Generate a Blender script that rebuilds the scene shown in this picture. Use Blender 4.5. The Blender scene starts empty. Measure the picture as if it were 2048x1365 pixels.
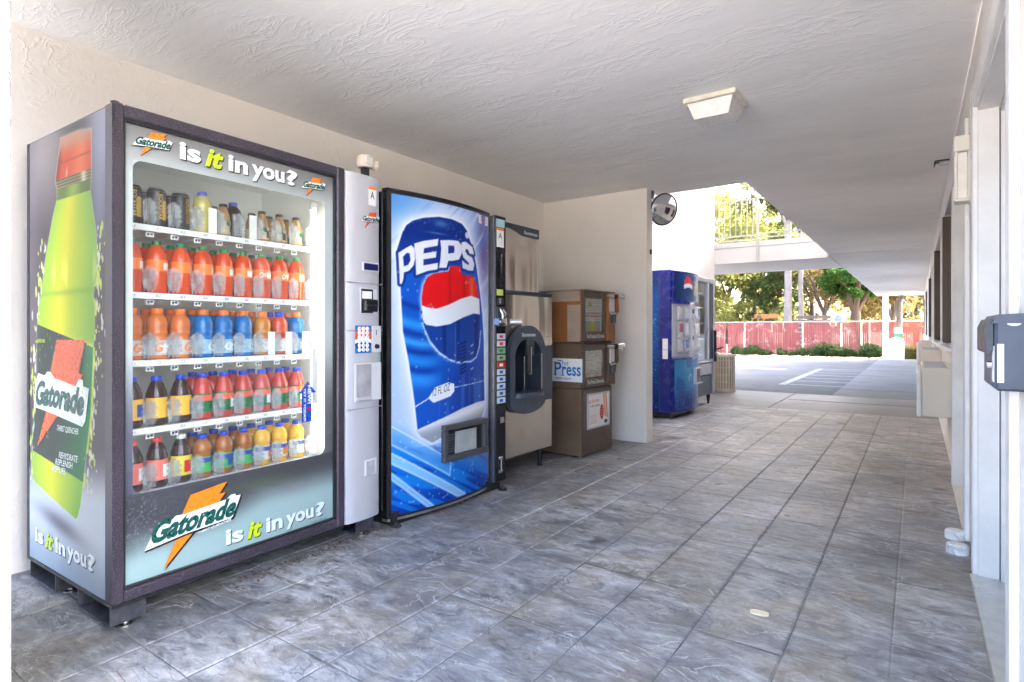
import bpy, math, random
import numpy as np
from mathutils import Vector, Matrix

random.seed(7); np.random.seed(7)
R = math.radians
C = bpy.context.scene.collection

# ------------------------------------------------------------------ camera, sky, sun, exposure
scn = bpy.context.scene
cam_d = bpy.data.cameras.new('camera'); cam = bpy.data.objects.new('camera', cam_d); C.objects.link(cam)
cam.location = (0, 0, 1.05); cam.rotation_euler = (R(90), 0, R(35.13))
cam_d.sensor_width = 36; cam_d.lens = 1150/2048*36; cam_d.shift_y = -21.5/2048
cam_d.clip_start = 0.05; cam_d.clip_end = 1500
scn.camera = cam
SUN_EL = 29.0; SUN_DIR = Vector((0.72*math.cos(R(SUN_EL)), 0.694*math.cos(R(SUN_EL)), math.sin(R(SUN_EL)))).normalized()
w = bpy.data.worlds.new("World"); scn.world = w; w.use_nodes = True
nt = w.node_tree
sky = nt.nodes.new('ShaderNodeTexSky'); sky.sky_type = 'NISHITA'; sky.sun_disc = False
sky.sun_elevation = R(SUN_EL); sky.sun_rotation = math.atan2(SUN_DIR.x, SUN_DIR.y)
sky.dust_density = 7.0; sky.ozone_density = .6; sky.air_density = .75
nt.links.new(sky.outputs[0], nt.nodes['Background'].inputs[0])
nt.nodes['Background'].inputs[1].default_value = 0.15
sun_d = bpy.data.lights.new('sun', 'SUN'); sun_d.energy = 2.0; sun_d.angle = R(0.5); sun_d.color = (1, .95, .87)
sun = bpy.data.objects.new('sun', sun_d); C.objects.link(sun)
sun.rotation_euler = SUN_DIR.to_track_quat('Z', 'Y').to_euler(); sun.location = (0, 0, 30)
vs = scn.view_settings
scn.display_settings.display_device = 'sRGB'
vs.view_transform = 'Standard'; vs.look = 'None'; vs.gamma = 1; vs.use_curve_mapping = False
vs.exposure = 4.65
cy = scn.cycles
cy.max_bounces = 14; cy.diffuse_bounces = 8; cy.glossy_bounces = 4; cy.transmission_bounces = 6; cy.transparent_max_bounces = 20
cy.sample_clamp_indirect = 6; cy.use_denoising = True; cy.caustics_reflective = False; cy.caustics_refractive = False

# ------------------------------------------------------------------ materials
def lin(c):
    c = np.asarray(c, float)
    return np.where(c <= .04045, c/12.92, ((c+.055)/1.055)**2.4)
def hexc(r, g, b): return tuple(lin(np.array([r, g, b])/255.))

class NT:
    def __init__(s, name):
        s.m = bpy.data.materials.new(name); s.m.use_nodes = True
        s.t = s.m.node_tree; s.b = s.t.nodes['Principled BSDF']; s.out = s.t.nodes['Material Output']
    def n(s, typ, **k):
        x = s.t.nodes.new(typ)
        for a, v in k.items(): setattr(x, a, v)
        return x
    def l(s, a, b): s.t.links.new(a, b)
    def pos(s, scale=(1, 1, 1), rot=(0, 0, 0), coord='world'):
        if coord == 'world': o = s.n('ShaderNodeNewGeometry').outputs['Position']
        else: o = s.n('ShaderNodeTexCoord').outputs['Object']
        mp = s.n('ShaderNodeMapping'); mp.inputs['Scale'].default_value = scale; mp.inputs['Rotation'].default_value = rot
        s.l(o, mp.inputs[0]); return mp.outputs[0]
    def noise(s, vec, scale, detail=4, rough=.5, dist=0):
        x = s.n('ShaderNodeTexNoise'); x.inputs['Scale'].default_value = scale; x.inputs['Detail'].default_value = detail
        x.inputs['Roughness'].default_value = rough; x.inputs['Distortion'].default_value = dist
        s.l(vec, x.inputs['Vector']); return x.outputs['Fac']
    def ramp(s, fac, stops, interp='LINEAR'):
        x = s.n('ShaderNodeValToRGB'); x.color_ramp.interpolation = interp
        e = x.color_ramp.elements
        while len(e) < len(stops): e.new(.5)
        for i, (p, c) in enumerate(stops):
            e[i].position = p; e[i].color = (*c, 1) if len(c) == 3 else c
        s.l(fac, x.inputs[0]); return x.outputs[0]
    def mix(s, fac, a, b, mode='MIX'):
        x = s.n('ShaderNodeMix', data_type='RGBA', blend_type=mode)
        for sock, v in ((x.inputs[0], fac), (x.inputs[6], a), (x.inputs[7], b)):
            if isinstance(v, bpy.types.NodeSocket): s.l(v, sock)
            elif isinstance(v, (int, float)): sock.default_value = v
            else: sock.default_value = (*v, 1)
        return x.outputs[2]
    def math(s, op, a, b=0):
        x = s.n('ShaderNodeMath', operation=op)
        for i, v in enumerate((a, b)):
            if isinstance(v, bpy.types.NodeSocket): s.l(v, x.inputs[i])
            else: x.inputs[i].default_value = v
        return x.outputs[0]
    def bump(s, h, strength=.3, dist=.01, prev=None):
        x = s.n('ShaderNodeBump'); x.inputs['Strength'].default_value = strength; x.inputs['Distance'].default_value = dist
        s.l(h, x.inputs['Height'])
        if prev is not None: s.l(prev, x.inputs['Normal'])
        return x.outputs[0]
    def set(s, **k):
        for a, v in k.items():
            sock = s.b.inputs[a.replace('_', ' ')]
            if isinstance(v, bpy.types.NodeSocket): s.l(v, sock)
            elif isinstance(v, (tuple, list)) and len(v) == 3 and sock.type == 'RGBA': sock.default_value = (*v, 1)
            else: sock.default_value = v
        return s.m

_mc = {}
def plain(name, col, rough=.5, metal=0., var=.12, vscale=6., bump=0., bscale=80., coat=0.):
    if name in _mc: return _mc[name]
    t = NT(name)
    p = t.pos(coord='world')
    f = t.noise(p, vscale, 5, .6)
    a = tuple(max(0, c*(1-var)) for c in col); b = tuple(min(1, c*(1+var)) for c in col)
    c = t.ramp(f, [(.3, a), (.7, b)])
    t.set(Base_Color=c, Roughness=rough, Metallic=metal)
    if coat: t.set(Coat_Weight=coat, Coat_Roughness=.05)
    rr = t.ramp(t.noise(p, vscale*3, 4), [(.3, (max(0, rough-.08),)*3), (.7, (min(1, rough+.08),)*3)])
    t.set(Roughness=rr)
    if bump: t.set(Normal=t.bump(t.noise(p, bscale, 4), bump, .004))
    _mc[name] = t.m
    return t.m

def stucco(name, col, var=.06, strength=.55, scale=9, stretch=(1, 1, 1), stain=.0):
    t = NT(name); p = t.pos(stretch)
    big = t.noise(p, 1.1, 4, .6)
    c = t.ramp(big, [(.3, tuple(x*(1-var) for x in col)), (.7, tuple(min(.95, x*(1+var)) for x in col))])
    # trowelled ridges: thin contour lines of a distorted noise
    r1 = t.noise(p, scale, 3, .55, 1.4)
    ridge = t.math('ABSOLUTE', t.math('SUBTRACT', r1, .5))
    ridge = t.ramp(ridge, [(0, (1,)*3), (.035, (.25,)*3), (.15, (0,)*3)])
    mask = t.ramp(t.noise(p, 2.3, 3, .6), [(.45, (0,)*3), (.62, (1,)*3)])
    h1 = t.math('MULTIPLY', ridge, mask)
    fine = t.noise(p, 60, 6, .65)
    h = t.math('ADD', h1, t.math('MULTIPLY', fine, .35))
    h = t.math('ADD', h, t.math('MULTIPLY', t.noise(p, 5, 3), 1.2))
    n = t.bump(h, strength, .012)
    speck = t.ramp(t.noise(p, 38, 2, .5), [(.70, (0,)*3), (.76, (.35,)*3)])
    c = t.mix(speck, c, tuple(x*.72 for x in col))
    return t.set(Base_Color=c, Roughness=.85, Normal=n)

M_wall = stucco('stucco_wall_paint', (.80, .755, .70), strength=.26, scale=7)
M_ceil = stucco('stucco_ceiling_paint', (.87, .86, .845), strength=.22, scale=5.0, stretch=(.7, 2.0, 1), var=.05)
M_pier = stucco('rough_white_stucco', (.82, .82, .82), strength=.8, scale=16)
M_soffit = plain('painted_soffit', (.80, .785, .765), .7, var=.07, vscale=.8, bump=.1)
M_trim = plain('white_trim_paint', (.78, .765, .74), .45, var=.09, vscale=5, bump=.08, bscale=40)
M_cream = plain('cream_trim_paint', (.70, .67, .60), .5, var=.05, vscale=3, bump=.05)
M_fascia = plain('fascia_paint', (.60, .56, .52), .6, var=.06, vscale=2)
M_rail = plain('railing_paint', (.45, .42, .36), .5, var=.08)
M_black = plain('black_plastic', (.018, .018, .02), .38, var=.3, vscale=20)
M_blackgloss = plain('black_gloss_enamel', (.012, .012, .014), .2, var=.2, vscale=9)
M_rubber = plain('dark_rubber', (.03, .03, .03), .8, var=.2)
M_silver = plain('silver_grey_plastic', (.46, .46, .49), .35, metal=.0, var=.04, vscale=3, coat=.2)
M_silver2 = plain('light_grey_plastic', (.58, .58, .60), .4, var=.05)
M_steel = plain('galvanised_steel', (.62, .61, .58), .35, metal=1., var=.12, vscale=14)
M_chrome = plain('chrome', (.85, .85, .85), .12, metal=1., var=.03)
M_white = plain('white_paint', (.80, .80, .78), .5, var=.05)
M_paper = plain('white_paper', (.82, .81, .78), .8, var=.04, vscale=30)
M_ink = plain('dark_ink', (.03, .03, .04), .6, var=.1)
M_cavity = plain('cooler_liner', (.84, .87, .86), .45, var=.03)
M_shelfw = plain('white_shelf_enamel', (.82, .83, .82), .35, var=.03)
M_charcoal = plain('charcoal_plastic', (.055, .068, .095), .4, var=.15, vscale=10)
M_charcoal2 = plain('deep_charcoal_plastic', (.03, .038, .055), .42, var=.15, vscale=10)
M_bronze = plain('brown_enamel', (.15, .098, .063), .42, var=.22, vscale=3, bump=.05)
M_bronze2 = plain('dark_brown_enamel', (.10, .066, .045), .4, var=.2, vscale=4, bump=.05)
M_rustbrown = plain('orange_brown_enamel', (.30, .115, .04), .45, var=.22, vscale=3)
M_tape = plain('patched_grey_brown_paint', (.36, .28, .21), .6, var=.15, vscale=8)
M_beige = plain('beige_enamel', (.62, .54, .44), .5, var=.05, vscale=2)
M_beige2 = plain('pale_beige_enamel', (.72, .66, .56), .5, var=.05, vscale=2)
M_purple = None

def frame_mat():
    t = NT('speckled_plum_frame'); p = t.pos()
    sp = t.ramp(t.noise(p, 260, 2, .6), [(.52, (0,)*3), (.68, (1,)*3)])
    c = t.mix(sp, (.026, .020, .028), (.135, .112, .145))
    c = t.mix(t.ramp(t.noise(p, 5, 4), [(.4, (0,)*3), (.8, (.5,)*3)]), c, (.09, .07, .095))
    return t.set(Base_Color=c, Roughness=.32, Normal=t.bump(t.noise(p, 300, 2), .15, .002))
M_frame = frame_mat()

def brushed(name, col):
    t = NT(name); p = t.pos((1, 40, 1.2))
    f = t.noise(p, 6, 5, .6)
    c = t.ramp(f, [(.3, tuple(x*.96 for x in col)), (.7, col)])
    wav = t.bump(t.noise(t.pos((2.5, 2.5, .5)), 2.0, 1), .55, .03)
    return t.set(Base_Color=c, Metallic=1.0, Roughness=t.ramp(f, [(.3, (.15,)*3), (.7, (.21,)*3)]), Normal=wav)
M_brushed = brushed('brushed_stainless', (.76, .72, .64))

def glass_mat(name, tint=(1, 1, 1), rough=.02, haze=.0, hazecol=(.8, .8, .85)):
    t = NT(name)
    t.t.nodes.remove(t.b)
    tr = t.n('ShaderNodeBsdfTransparent'); tr.inputs[0].default_value = (*tint, 1)
    gl = t.n('ShaderNodeBsdfGlossy'); gl.inputs['Roughness'].default_value = rough
    lwt = t.n('ShaderNodeLayerWeight'); lwt.inputs[0].default_value = .5
    fr = t.math('ADD', t.math('MULTIPLY', t.math('POWER', lwt.outputs['Facing'], 5), .9), .04)
    mx = t.n('ShaderNodeMixShader'); t.l(fr, mx.inputs[0]); t.l(tr.outputs[0], mx.inputs[1]); t.l(gl.outputs[0], mx.inputs[2])
    last = mx.outputs[0]
    if haze:
        df = t.n('ShaderNodeBsdfDiffuse'); df.inputs[0].default_value = (*hazecol, 1)
        m2 = t.n('ShaderNodeMixShader'); m2.inputs[0].default_value = haze
        t.l(last, m2.inputs[1]); t.l(df.outputs[0], m2.inputs[2]); last = m2.outputs[0]
    t.l(last, t.out.inputs[0])
    return t.m
M_glass = glass_mat('door_glass', (.97, .985, .98), haze=.012)
M_clear = glass_mat('clear_plastic', (.93, .95, .95), .08, haze=.17, hazecol=(.95, .96, .97))
M_winglass = glass_mat('window_glass', (.8, .82, .82), .01)

def print_mat():
    t = NT('printed_vinyl')
    a = t.n('ShaderNodeVertexColor'); a.layer_name = 'Col'
    t.set(Base_Color=a.outputs[0], Roughness=.3, Specular_IOR_Level=.22, Normal=t.bump(t.noise(t.pos(), 9, 3), .02, .01))
    return t.m
M_print = print_mat()

def emis(name, col, s):
    t = NT(name); t.set(Base_Color=(.8, .8, .8), Emission_Color=col, Emission_Strength=s); return t.m
M_tube = emis('lit_fluorescent_tube', (1, .95, .80), .6)

def slate():
    t = NT('stamped_slate_concrete')
    p = t.pos(); ps = t.pos((.75, 1.5, 1), (0, 0, R(8)))
    oi = t.n('ShaderNodeObjectInfo').outputs['Random']
    big = t.noise(p, 1.1, 5, .6, .4)
    mid = t.noise(ps, 5.5, 9, .68, 1.0)
    c = t.ramp(mid, [(.28, (.10, .10, .105)), (.45, (.195, .196, .204)), (.58, (.285, .286, .292)), (.74, (.46, .455, .45))])
    tan = t.ramp(t.noise(p, 2.6, 5, .65, .8), [(.44, (0,)*3), (.62, (.8,)*3)])
    c = t.mix(tan, c, t.mix(.55, c, (.30, .235, .14)))
    blu = t.ramp(t.noise(p, 1.9, 5, .6, .5), [(.50, (0,)*3), (.68, (.6,)*3)])
    c = t.mix(blu, c, t.mix(.4, c, (.21, .23, .28)))
    pale = t.ramp(big, [(.46, (0,)*3), (.66, (.85,)*3)])
    c = t.mix(t.math('MULTIPLY', pale, t.ramp(mid, [(.42, (0,)*3), (.6, (1,)*3)])), c, (.56, .55, .55))
    dark = t.ramp(t.noise(p, 1.7, 5, .65, .3), [(.30, (.55,)*3), (.46, (0,)*3)])
    c = t.mix(dark, c, (.06, .058, .06))
    # oily stains
    st = t.ramp(t.noise(p, 3.3, 3, .5), [(.66, (0,)*3), (.73, (.75,)*3)])
    c = t.mix(st, c, (.045, .035, .03))
    cr = t.noise(ps, 21, 9, .72, .6)
    c = t.mix(1., c, t.ramp(cr, [(.28, (.62,)*3), (.5, (1,)*3), (.70, (1.45,)*3)]), 'MULTIPLY')
    bright = t.math('ADD', t.math('MULTIPLY', oi, .26), .87)
    hsv = t.n('ShaderNodeHueSaturation'); t.l(bright, hsv.inputs['Value']); t.l(c, hsv.inputs['Color'])
    # cleft terraces + fine grain
    cl = t.noise(ps, 4.2, 7, .55, 1.6)
    ter = t.ramp(cl, [(0, (0,)*3), (.40, (.1,)*3), (.415, (.35,)*3), (.50, (.4,)*3), (.512, (.7,)*3), (.60, (.74,)*3), (.612, (1,)*3)])
    h = t.math('ADD', ter, t.math('MULTIPLY', t.noise(p, 45, 8, .7), .45))
    n = t.bump(h, .95, .009)
    edge = t.math('ABSOLUTE', t.math('SUBTRACT', cl, .508))
    vein = t.math('MULTIPLY', t.ramp(edge, [(0, (.85,)*3), (.016, (0,)*3)]), t.ramp(t.noise(p, 3.7, 2), [(.46, (0,)*3), (.56, (1,)*3)]))
    col = t.mix(vein, hsv.outputs[0], (.52, .52, .52))
    e2 = t.math('ABSOLUTE', t.math('SUBTRACT', cl, .415))
    v2 = t.math('MULTIPLY', t.ramp(e2, [(0, (.8,)*3), (.012, (0,)*3)]), t.ramp(t.noise(p, 3.1, 2), [(.44, (0,)*3), (.56, (1,)*3)]))
    col = t.mix(v2, col, (.07, .068, .07))
    gum = t.n('ShaderNodeTexVoronoi'); gum.inputs['Scale'].default_value = 2.6; t.l(t.pos((1, 1, 0)), gum.inputs['Vector'])
    col = t.mix(t.ramp(gum.outputs['Distance'], [(.035, (.75,)*3), (.055, (0,)*3)]), col, (.05, .046, .045))
    scf = t.ramp(t.noise(p, 130, 4, .8), [(.62, (0,)*3), (.72, (.35,)*3)]); col = t.mix(scf, col, (.5, .49, .47))
    rr = t.ramp(mid, [(.3, (.30,)*3), (.7, (.55,)*3)])
    return t.set(Base_Color=col, Roughness=rr, Normal=n)
M_slate = slate()
M_joint = plain('dark_joint', (.17, .165, .16), .9, var=.5, vscale=5)

def concrete(name, c0, c1, rough=.8):
    t = NT(name); p = t.pos()
    f = t.noise(p, 1.0, 8, .65, .3); g = t.noise(t.pos((.5, 4, 1)), 1.6, 6, .6)
    c = t.ramp(f, [(.3, c0), (.7, c1)])
    c = t.mix(t.ramp(g, [(.55, (0,)*3), (.75, (.4,)*3)]), c, tuple(x*.6 for x in c0))
    return t.set(Base_Color=c, Roughness=rough, Normal=t.bump(t.noise(p, 70, 6, .7), .3, .004))
M_conc = concrete('worn_concrete', (.16, .155, .15), (.25, .24, .235), .55)
M_walk = concrete('pale_sidewalk', (.15, .15, .155), (.215, .215, .22))
M_drive = concrete('pale_driveway', (.36, .35, .33), (.46, .45, .43))  # unseen ground in front, made paler to bounce light indoors
M_asph = concrete('asphalt', (.075, .078, .084), (.125, .128, .135), .9)
M_earth = concrete('dry_earth', (.12, .10, .075), (.2, .17, .13), .95)
M_stripe = plain('parking_paint', (.25, .26, .28), .7, var=.35, vscale=9)

def leafmat(name, c0, c1, trans=.45):
    t = NT(name); t.t.nodes.remove(t.b)
    p = t.pos()
    c = t.ramp(t.noise(p, 1.3, 3, .6), [(.3, c0), (.7, c1)])
    d = t.n('ShaderNodeBsdfDiffuse'); t.l(c, d.inputs[0])
    tr = t.n('ShaderNodeBsdfTranslucent'); t.l(c, tr.inputs[0])
    mx = t.n('ShaderNodeMixShader'); mx.inputs[0].default_value = trans
    t.l(d.outputs[0], mx.inputs[1]); t.l(tr.outputs[0], mx.inputs[2]); t.l(mx.outputs[0], t.out.inputs[0])
    return t.m

# ------------------------------------------------------------------ mesh building
class MB:
    def __init__(s): s.v = []; s.f = []; s.m = []
    def add(s, vs, fs, mi=0):
        o = len(s.v); s.v += [tuple(map(float, v)) for v in vs]; s.f += [tuple(i+o for i in f) for f in fs]; s.m += [mi]*len(fs); return s
    def box(s, x0, y0, z0, x1, y1, z1, mi=0, c=0.):
        if c <= 0:
            vs = [(x, y, z) for z in (z0, z1) for y in (y0, y1) for x in (x0, x1)]
            return s.add(vs, [(0, 2, 3, 1), (4, 5, 7, 6), (0, 1, 5, 4), (2, 6, 7, 3), (0, 4, 6, 2), (1, 3, 7, 5)], mi)
        lo = (x0, y0, z0); hi = (x1, y1, z1)
        vs = []; idx = {}
        for sx in (0, 1):
            for sy in (0, 1):
                for sz in (0, 1):
                    cn = [hi[i] if q else lo[i] for i, q in enumerate((sx, sy, sz))]
                    sg = [-1 if q else 1 for q in (sx, sy, sz)]
                    for ax in range(3):
                        v = [cn[i]+(sg[i]*c if i != ax else 0) for i in range(3)]
                        idx[(sx, sy, sz, ax)] = len(vs); vs.append(v)
        fs = []
        for ax in range(3):
            a, b = [i for i in range(3) if i != ax]
            for q in (0, 1):
                loop = []
                for u, v in ((0, 0), (1, 0), (1, 1), (0, 1)):
                    k = [0, 0, 0]; k[ax] = q; k[a] = u; k[b] = v; loop.append(idx[(*k, ax)])
                fs.append(tuple(loop))
        for ax in range(3):
            a, b = [i for i in range(3) if i != ax]
            for u in (0, 1):
                for v in (0, 1):
                    k0 = [0, 0, 0]; k0[a] = u; k0[b] = v; k1 = list(k0); k1[ax] = 1
                    fs.append((idx[(*k0, a)], idx[(*k1, a)], idx[(*k1, b)], idx[(*k0, b)]))
        for sx in (0, 1):
            for sy in (0, 1):
                for sz in (0, 1): fs.append(tuple(idx[(sx, sy, sz, ax)] for ax in range(3)))
        return s.add(vs, fs, mi)
    def prism(s, pts, a0, a1, axis='y', mi=0):
        """polygon pts in the two other axes, extruded a0..a1 along axis"""
        n = len(pts)
        def mkv(p, a):
            return {'x': (a, p[0], p[1]), 'y': (p[0], a, p[1]), 'z': (p[0], p[1], a)}[axis]
        vs = [mkv(p, a0) for p in pts]+[mkv(p, a1) for p in pts]
        fs = [tuple(range(n))[::-1], tuple(range(n, 2*n))]+[(i, (i+1) % n, n+(i+1) % n, n+i) for i in range(n)]
        return s.add(vs, fs, mi)
    def tube(s, path, r, n=8, cap=True, mi=0):
        P = [Vector(p) for p in path]; rs = r if isinstance(r, (list, tuple)) else [r]*len(P)
        vs = []; fs = []
        t0 = (P[1]-P[0]).normalized(); up = Vector((0, 0, 1)) if abs(t0.z) < .9 else Vector((1, 0, 0))
        u = t0.cross(up).normalized()
        for i, p in enumerate(P):
            t = ((P[min(i+1, len(P)-1)]-P[max(i-1, 0)])).normalized()
            u = (u-t*u.dot(t)).normalized(); v = t.cross(u)
            for k in range(n):
                a = 2*math.pi*k/n; vs.append(p+(u*math.cos(a)+v*math.sin(a))*rs[i])
        for i in range(len(P)-1):
            for k in range(n):
                fs.append((i*n+k, i*n+(k+1) % n, (i+1)*n+(k+1) % n, (i+1)*n+k))
        if cap: fs += [tuple(range(n))[::-1], tuple((len(P)-1)*n+k for k in range(n))]
        return s.add(vs, fs, mi)
    def lathe(s, prof, n=14, cx=0, cy=0, cz=0, a0=0., a1=2*math.pi, mi=0):
        full = abs(a1-a0-2*math.pi) < 1e-6; m = n if full else n+1
        vs = [(cx+r*math.cos(a0+(a1-a0)*k/n), cy+r*math.sin(a0+(a1-a0)*k/n), cz+z) for r, z in prof for k in range(m)]
        fs = []
        for i in range(len(prof)-1):
            for k in range(n):
                k2 = (k+1) % m
                fs.append((i*m+k, i*m+k2, (i+1)*m+k2, (i+1)*m+k))
        return s.add(vs, fs, mi)
    def quad(s, a, b, c, d, mi=0): return s.add([a, b, c, d], [(0, 1, 2, 3)], mi)
    def mesh(s, name, mats, smooth=35):
        me = bpy.data.meshes.new(name)
        me.from_pydata(s.v, [], s.f)
        for m in (mats if isinstance(mats, (list, tuple)) else [mats]): me.materials.append(m)
        me.polygons.foreach_set('material_index', s.m)
        me.update()
        import bmesh
        bm = bmesh.new(); bm.from_mesh(me); bmesh.ops.recalc_face_normals(bm, faces=bm.faces); bm.to_mesh(me); bm.free()
        if smooth:
            me.shade_smooth(); me.set_sharp_from_angle(angle=R(smooth))
        return me
    def build(s, name, mats, parent=None, label=None, smooth=35):
        return link(name, s.mesh(name, mats, smooth), parent, label)

def link(name, me, parent=None, label=None):
    o = bpy.data.objects.new(name, me); C.objects.link(o)
    if parent: o.parent = parent
    if label: o['label'] = label
    return o
def tag(o, label, cat, group=None, kind=None):
    o['label'] = label; o['category'] = cat
    if group: o['group'] = group
    if kind: o['kind'] = kind
    return o
def struct(o): o['kind'] = 'structure'; return o
def empty(name, label, cat, loc=(0, 0, 0), rz=0, group=None):
    o = bpy.data.objects.new(name, None); C.objects.link(o); o.location = loc; o.rotation_euler = (0, 0, rz); o.empty_display_size = .1
    return tag(o, label, cat, group)
def copy_tree(o, parent=None):
    c = o.copy(); C.objects.link(c)
    if parent: c.parent = parent
    for ch in o.children: copy_tree(ch, c)
    return c
def stuff(o): o['kind'] = 'stuff'; return o

# text -------------------------------------------------------------
_tc = {}
def text_raw(body, bold=0., shear=0.):
    k = (body, bold, shear)
    if k not in _tc:
        cu = bpy.data.curves.new('lettering', 'FONT'); cu.body = body; cu.offset = bold; cu.shear = shear; cu.resolution_u = 3; cu.fill_mode = 'FRONT'
        ob = bpy.data.objects.new('lettering', cu); C.objects.link(ob)
        dg = bpy.context.evaluated_depsgraph_get()
        me = bpy.data.meshes.new_from_object(ob.evaluated_get(dg))
        v = np.array([x.co[:] for x in me.vertices]); f = [tuple(p.vertices) for p in me.polygons]
        bpy.data.objects.remove(ob); bpy.data.meshes.remove(me); bpy.data.curves.remove(cu)
        _tc[k] = (v, f)
    return _tc[k]
def text(name, body, bb, fn, mat, parent, bold=.012, shear=0., label=None):
    """letters fitted to bb=(x0,z0,x1,z1); fn(x,z)->local xyz"""
    v, f = text_raw(body, bold, shear)
    lo = v.min(0); hi = v.max(0)
    x = bb[0]+(v[:, 0]-lo[0])/(hi[0]-lo[0])*(bb[2]-bb[0]); z = bb[1]+(v[:, 1]-lo[1])/(hi[1]-lo[1])*(bb[3]-bb[1])
    me = bpy.data.meshes.new(name); me.from_pydata([fn(a, b) for a, b in zip(x, z)], [], f); me.materials.append(mat); me.update()
    return link(name, me, parent, label)
def decal(name, pts, fn, mat, parent, label=None):
    me = bpy.data.meshes.new(name); me.from_pydata([fn(a, b) for a, b in pts], [], [tuple(range(len(pts)))]); me.materials.append(mat); me.update()
    return link(name, me, parent, label)

# printed artwork (colour per vertex on a fine grid) ------------------
def vnoise(x, y, seed=0):
    def hsh(i, j):
        n = np.sin(i*127.1+j*311.7+seed*74.7)*43758.5453
        return n-np.floor(n)
    i = np.floor(x); j = np.floor(y); fx = x-i; fy = y-j
    fx = fx*fx*(3-2*fx); fy = fy*fy*(3-2*fy)
    return (hsh(i, j)*(1-fx)+hsh(i+1, j)*fx)*(1-fy)+(hsh(i, j+1)*(1-fx)+hsh(i+1, j+1)*fx)*fy
def sdp(pts, X, Y):
    d = np.full(X.shape, 1e9); s = np.ones(X.shape); n = len(pts)
    for i in range(n):
        ax, ay = pts[i]; bx, by = pts[i-1]
        ex, ey = bx-ax, by-ay; wx, wy = X-ax, Y-ay
        t = np.clip((wx*ex+wy*ey)/(ex*ex+ey*ey+1e-12), 0, 1)
        d = np.minimum(d, (wx-ex*t)**2+(wy-ey*t)**2)
        c1 = Y >= ay; c2 = Y < by; c3 = ex*wy > ey*wx
        flip = (c1 & c2 & c3) | (~c1 & ~c2 & ~c3)
        s = np.where(flip, -s, s)
    return s*np.sqrt(d)
def sstep(a, b, x):
    t = np.clip((x-a)/(b-a), 0, 1); return t*t*(3-2*t)
def over(col, c, cov):
    c = np.asarray(c, float)
    if c.ndim == 1: c = c[None, :]
    return col*(1-cov[:, None])+c*cov[:, None]
def cov(sd, w=.003): return 1-sstep(-w, w, sd)
def rgb(r, g, b): return np.array([r, g, b])/255.
def print_grid(name, x0, z0, x1, z1, step, colorfn, fn, parent, mat=None, label=None):
    nx = max(2, int(round((x1-x0)/step))+1); nz = max(2, int(round((z1-z0)/step))+1)
    X, Z = np.meshgrid(np.linspace(x0, x1, nx), np.linspace(z0, z1, nz)); X = X.ravel(); Z = Z.ravel()
    col = np.clip(colorfn(X, Z), 0, 1)
    P = fn(X, Z)
    i = np.arange(nx*nz).reshape(nz, nx)
    F = np.stack([i[:-1, :-1], i[:-1, 1:], i[1:, 1:], i[1:, :-1]], -1).reshape(-1, 4)
    me = bpy.data.meshes.new(name)
    me.vertices.add(len(X)); me.vertices.foreach_set('co', np.stack(P, -1).astype(np.float32).ravel())
    me.loops.add(F.size); me.loops.foreach_set('vertex_index', F.astype(np.int32).ravel())
    me.polygons.add(len(F)); me.polygons.foreach_set('loop_start', np.arange(0, F.size, 4, dtype=np.int32))
    me.update(calc_edges=True)
    a = me.color_attributes.new('Col', 'FLOAT_COLOR', 'POINT')
    a.data.foreach_set('color', np.concatenate([lin(col)*.92, np.ones((len(X), 1))], 1).astype(np.float32).ravel())
    me.materials.append(mat or M_print); me.shade_smooth()
    return link(name, me, parent, label)

# ------------------------------------------------------------------ ground and floor
CEIL = 2.375; XW = 0.217; XL = -3.18
struct(MB().box(-220, -220, -.35, 220, 320, -.05).build('ground', M_earth))
struct(MB().box(-40, 8.42, -.05, XW+.2, 24.6, -.012).build('parking_lot', M_asph))
slab = struct(MB().box(XL, 8.415, -.012, XW, 10.56, -.004).build('concrete_slab', M_conc))
walk = struct(MB().box(-1.12, 10.565, -.012, XW, 25.2, -.002).build('sidewalk', M_walk))
struct(MB().box(-24, -24, -.05, 16, -.9, -.004).build('driveway', M_drive))
for i, y in enumerate((9.6, 11.85, 13.6, 15.6, 17.8, 20.2, 22.8)):
    MB().box(-1.11 if i else -1.6, y, -.0025, XW-.01, y+.018, .0005).build('control_joint', M_joint, walk)
MB().box(-1.66, 8.43, -.004, -1.645, 10.55, -.0005).build('control_joint', M_joint, slab)
# painted bay and hatch lines
mk = MB()
def strip(x0, y0, x1, y1, wd):
    d = Vector((x1-x0, y1-y0, 0)).normalized(); n = Vector((-d.y, d.x, 0))*wd/2
    a, b = Vector((x0, y0, -.008)), Vector((x1, y1, -.008))
    mk.add([a-n, b-n, b+n, a+n], [(0, 1, 2, 3)])
strip(-2.15, 12.2, -2.15, 17.7, .14); strip(-1.02, 12.2, -.96, 17.7, .14); strip(-2.2, 17.75, -.95, 17.75, .14)
for k in range(6): strip(-2.06, 12.35+k*.95, -1.07, 12.35+k*.95, .10)
strip(-4.05, 17.0, -2.9, 17.0, .55)  # broad pale patch on the lot, coloured like the lines
struct(mk.build('parking_markings', M_stripe, smooth=0))
floor = struct(MB().box(XL, -.9, -.05, XW, 8.414, -.004).build('floor', M_joint))
struct(MB().box(XW, -2.0, -.05, XW+.4, 8.4, -.0035).build('threshold_strip', M_joint))

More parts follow.
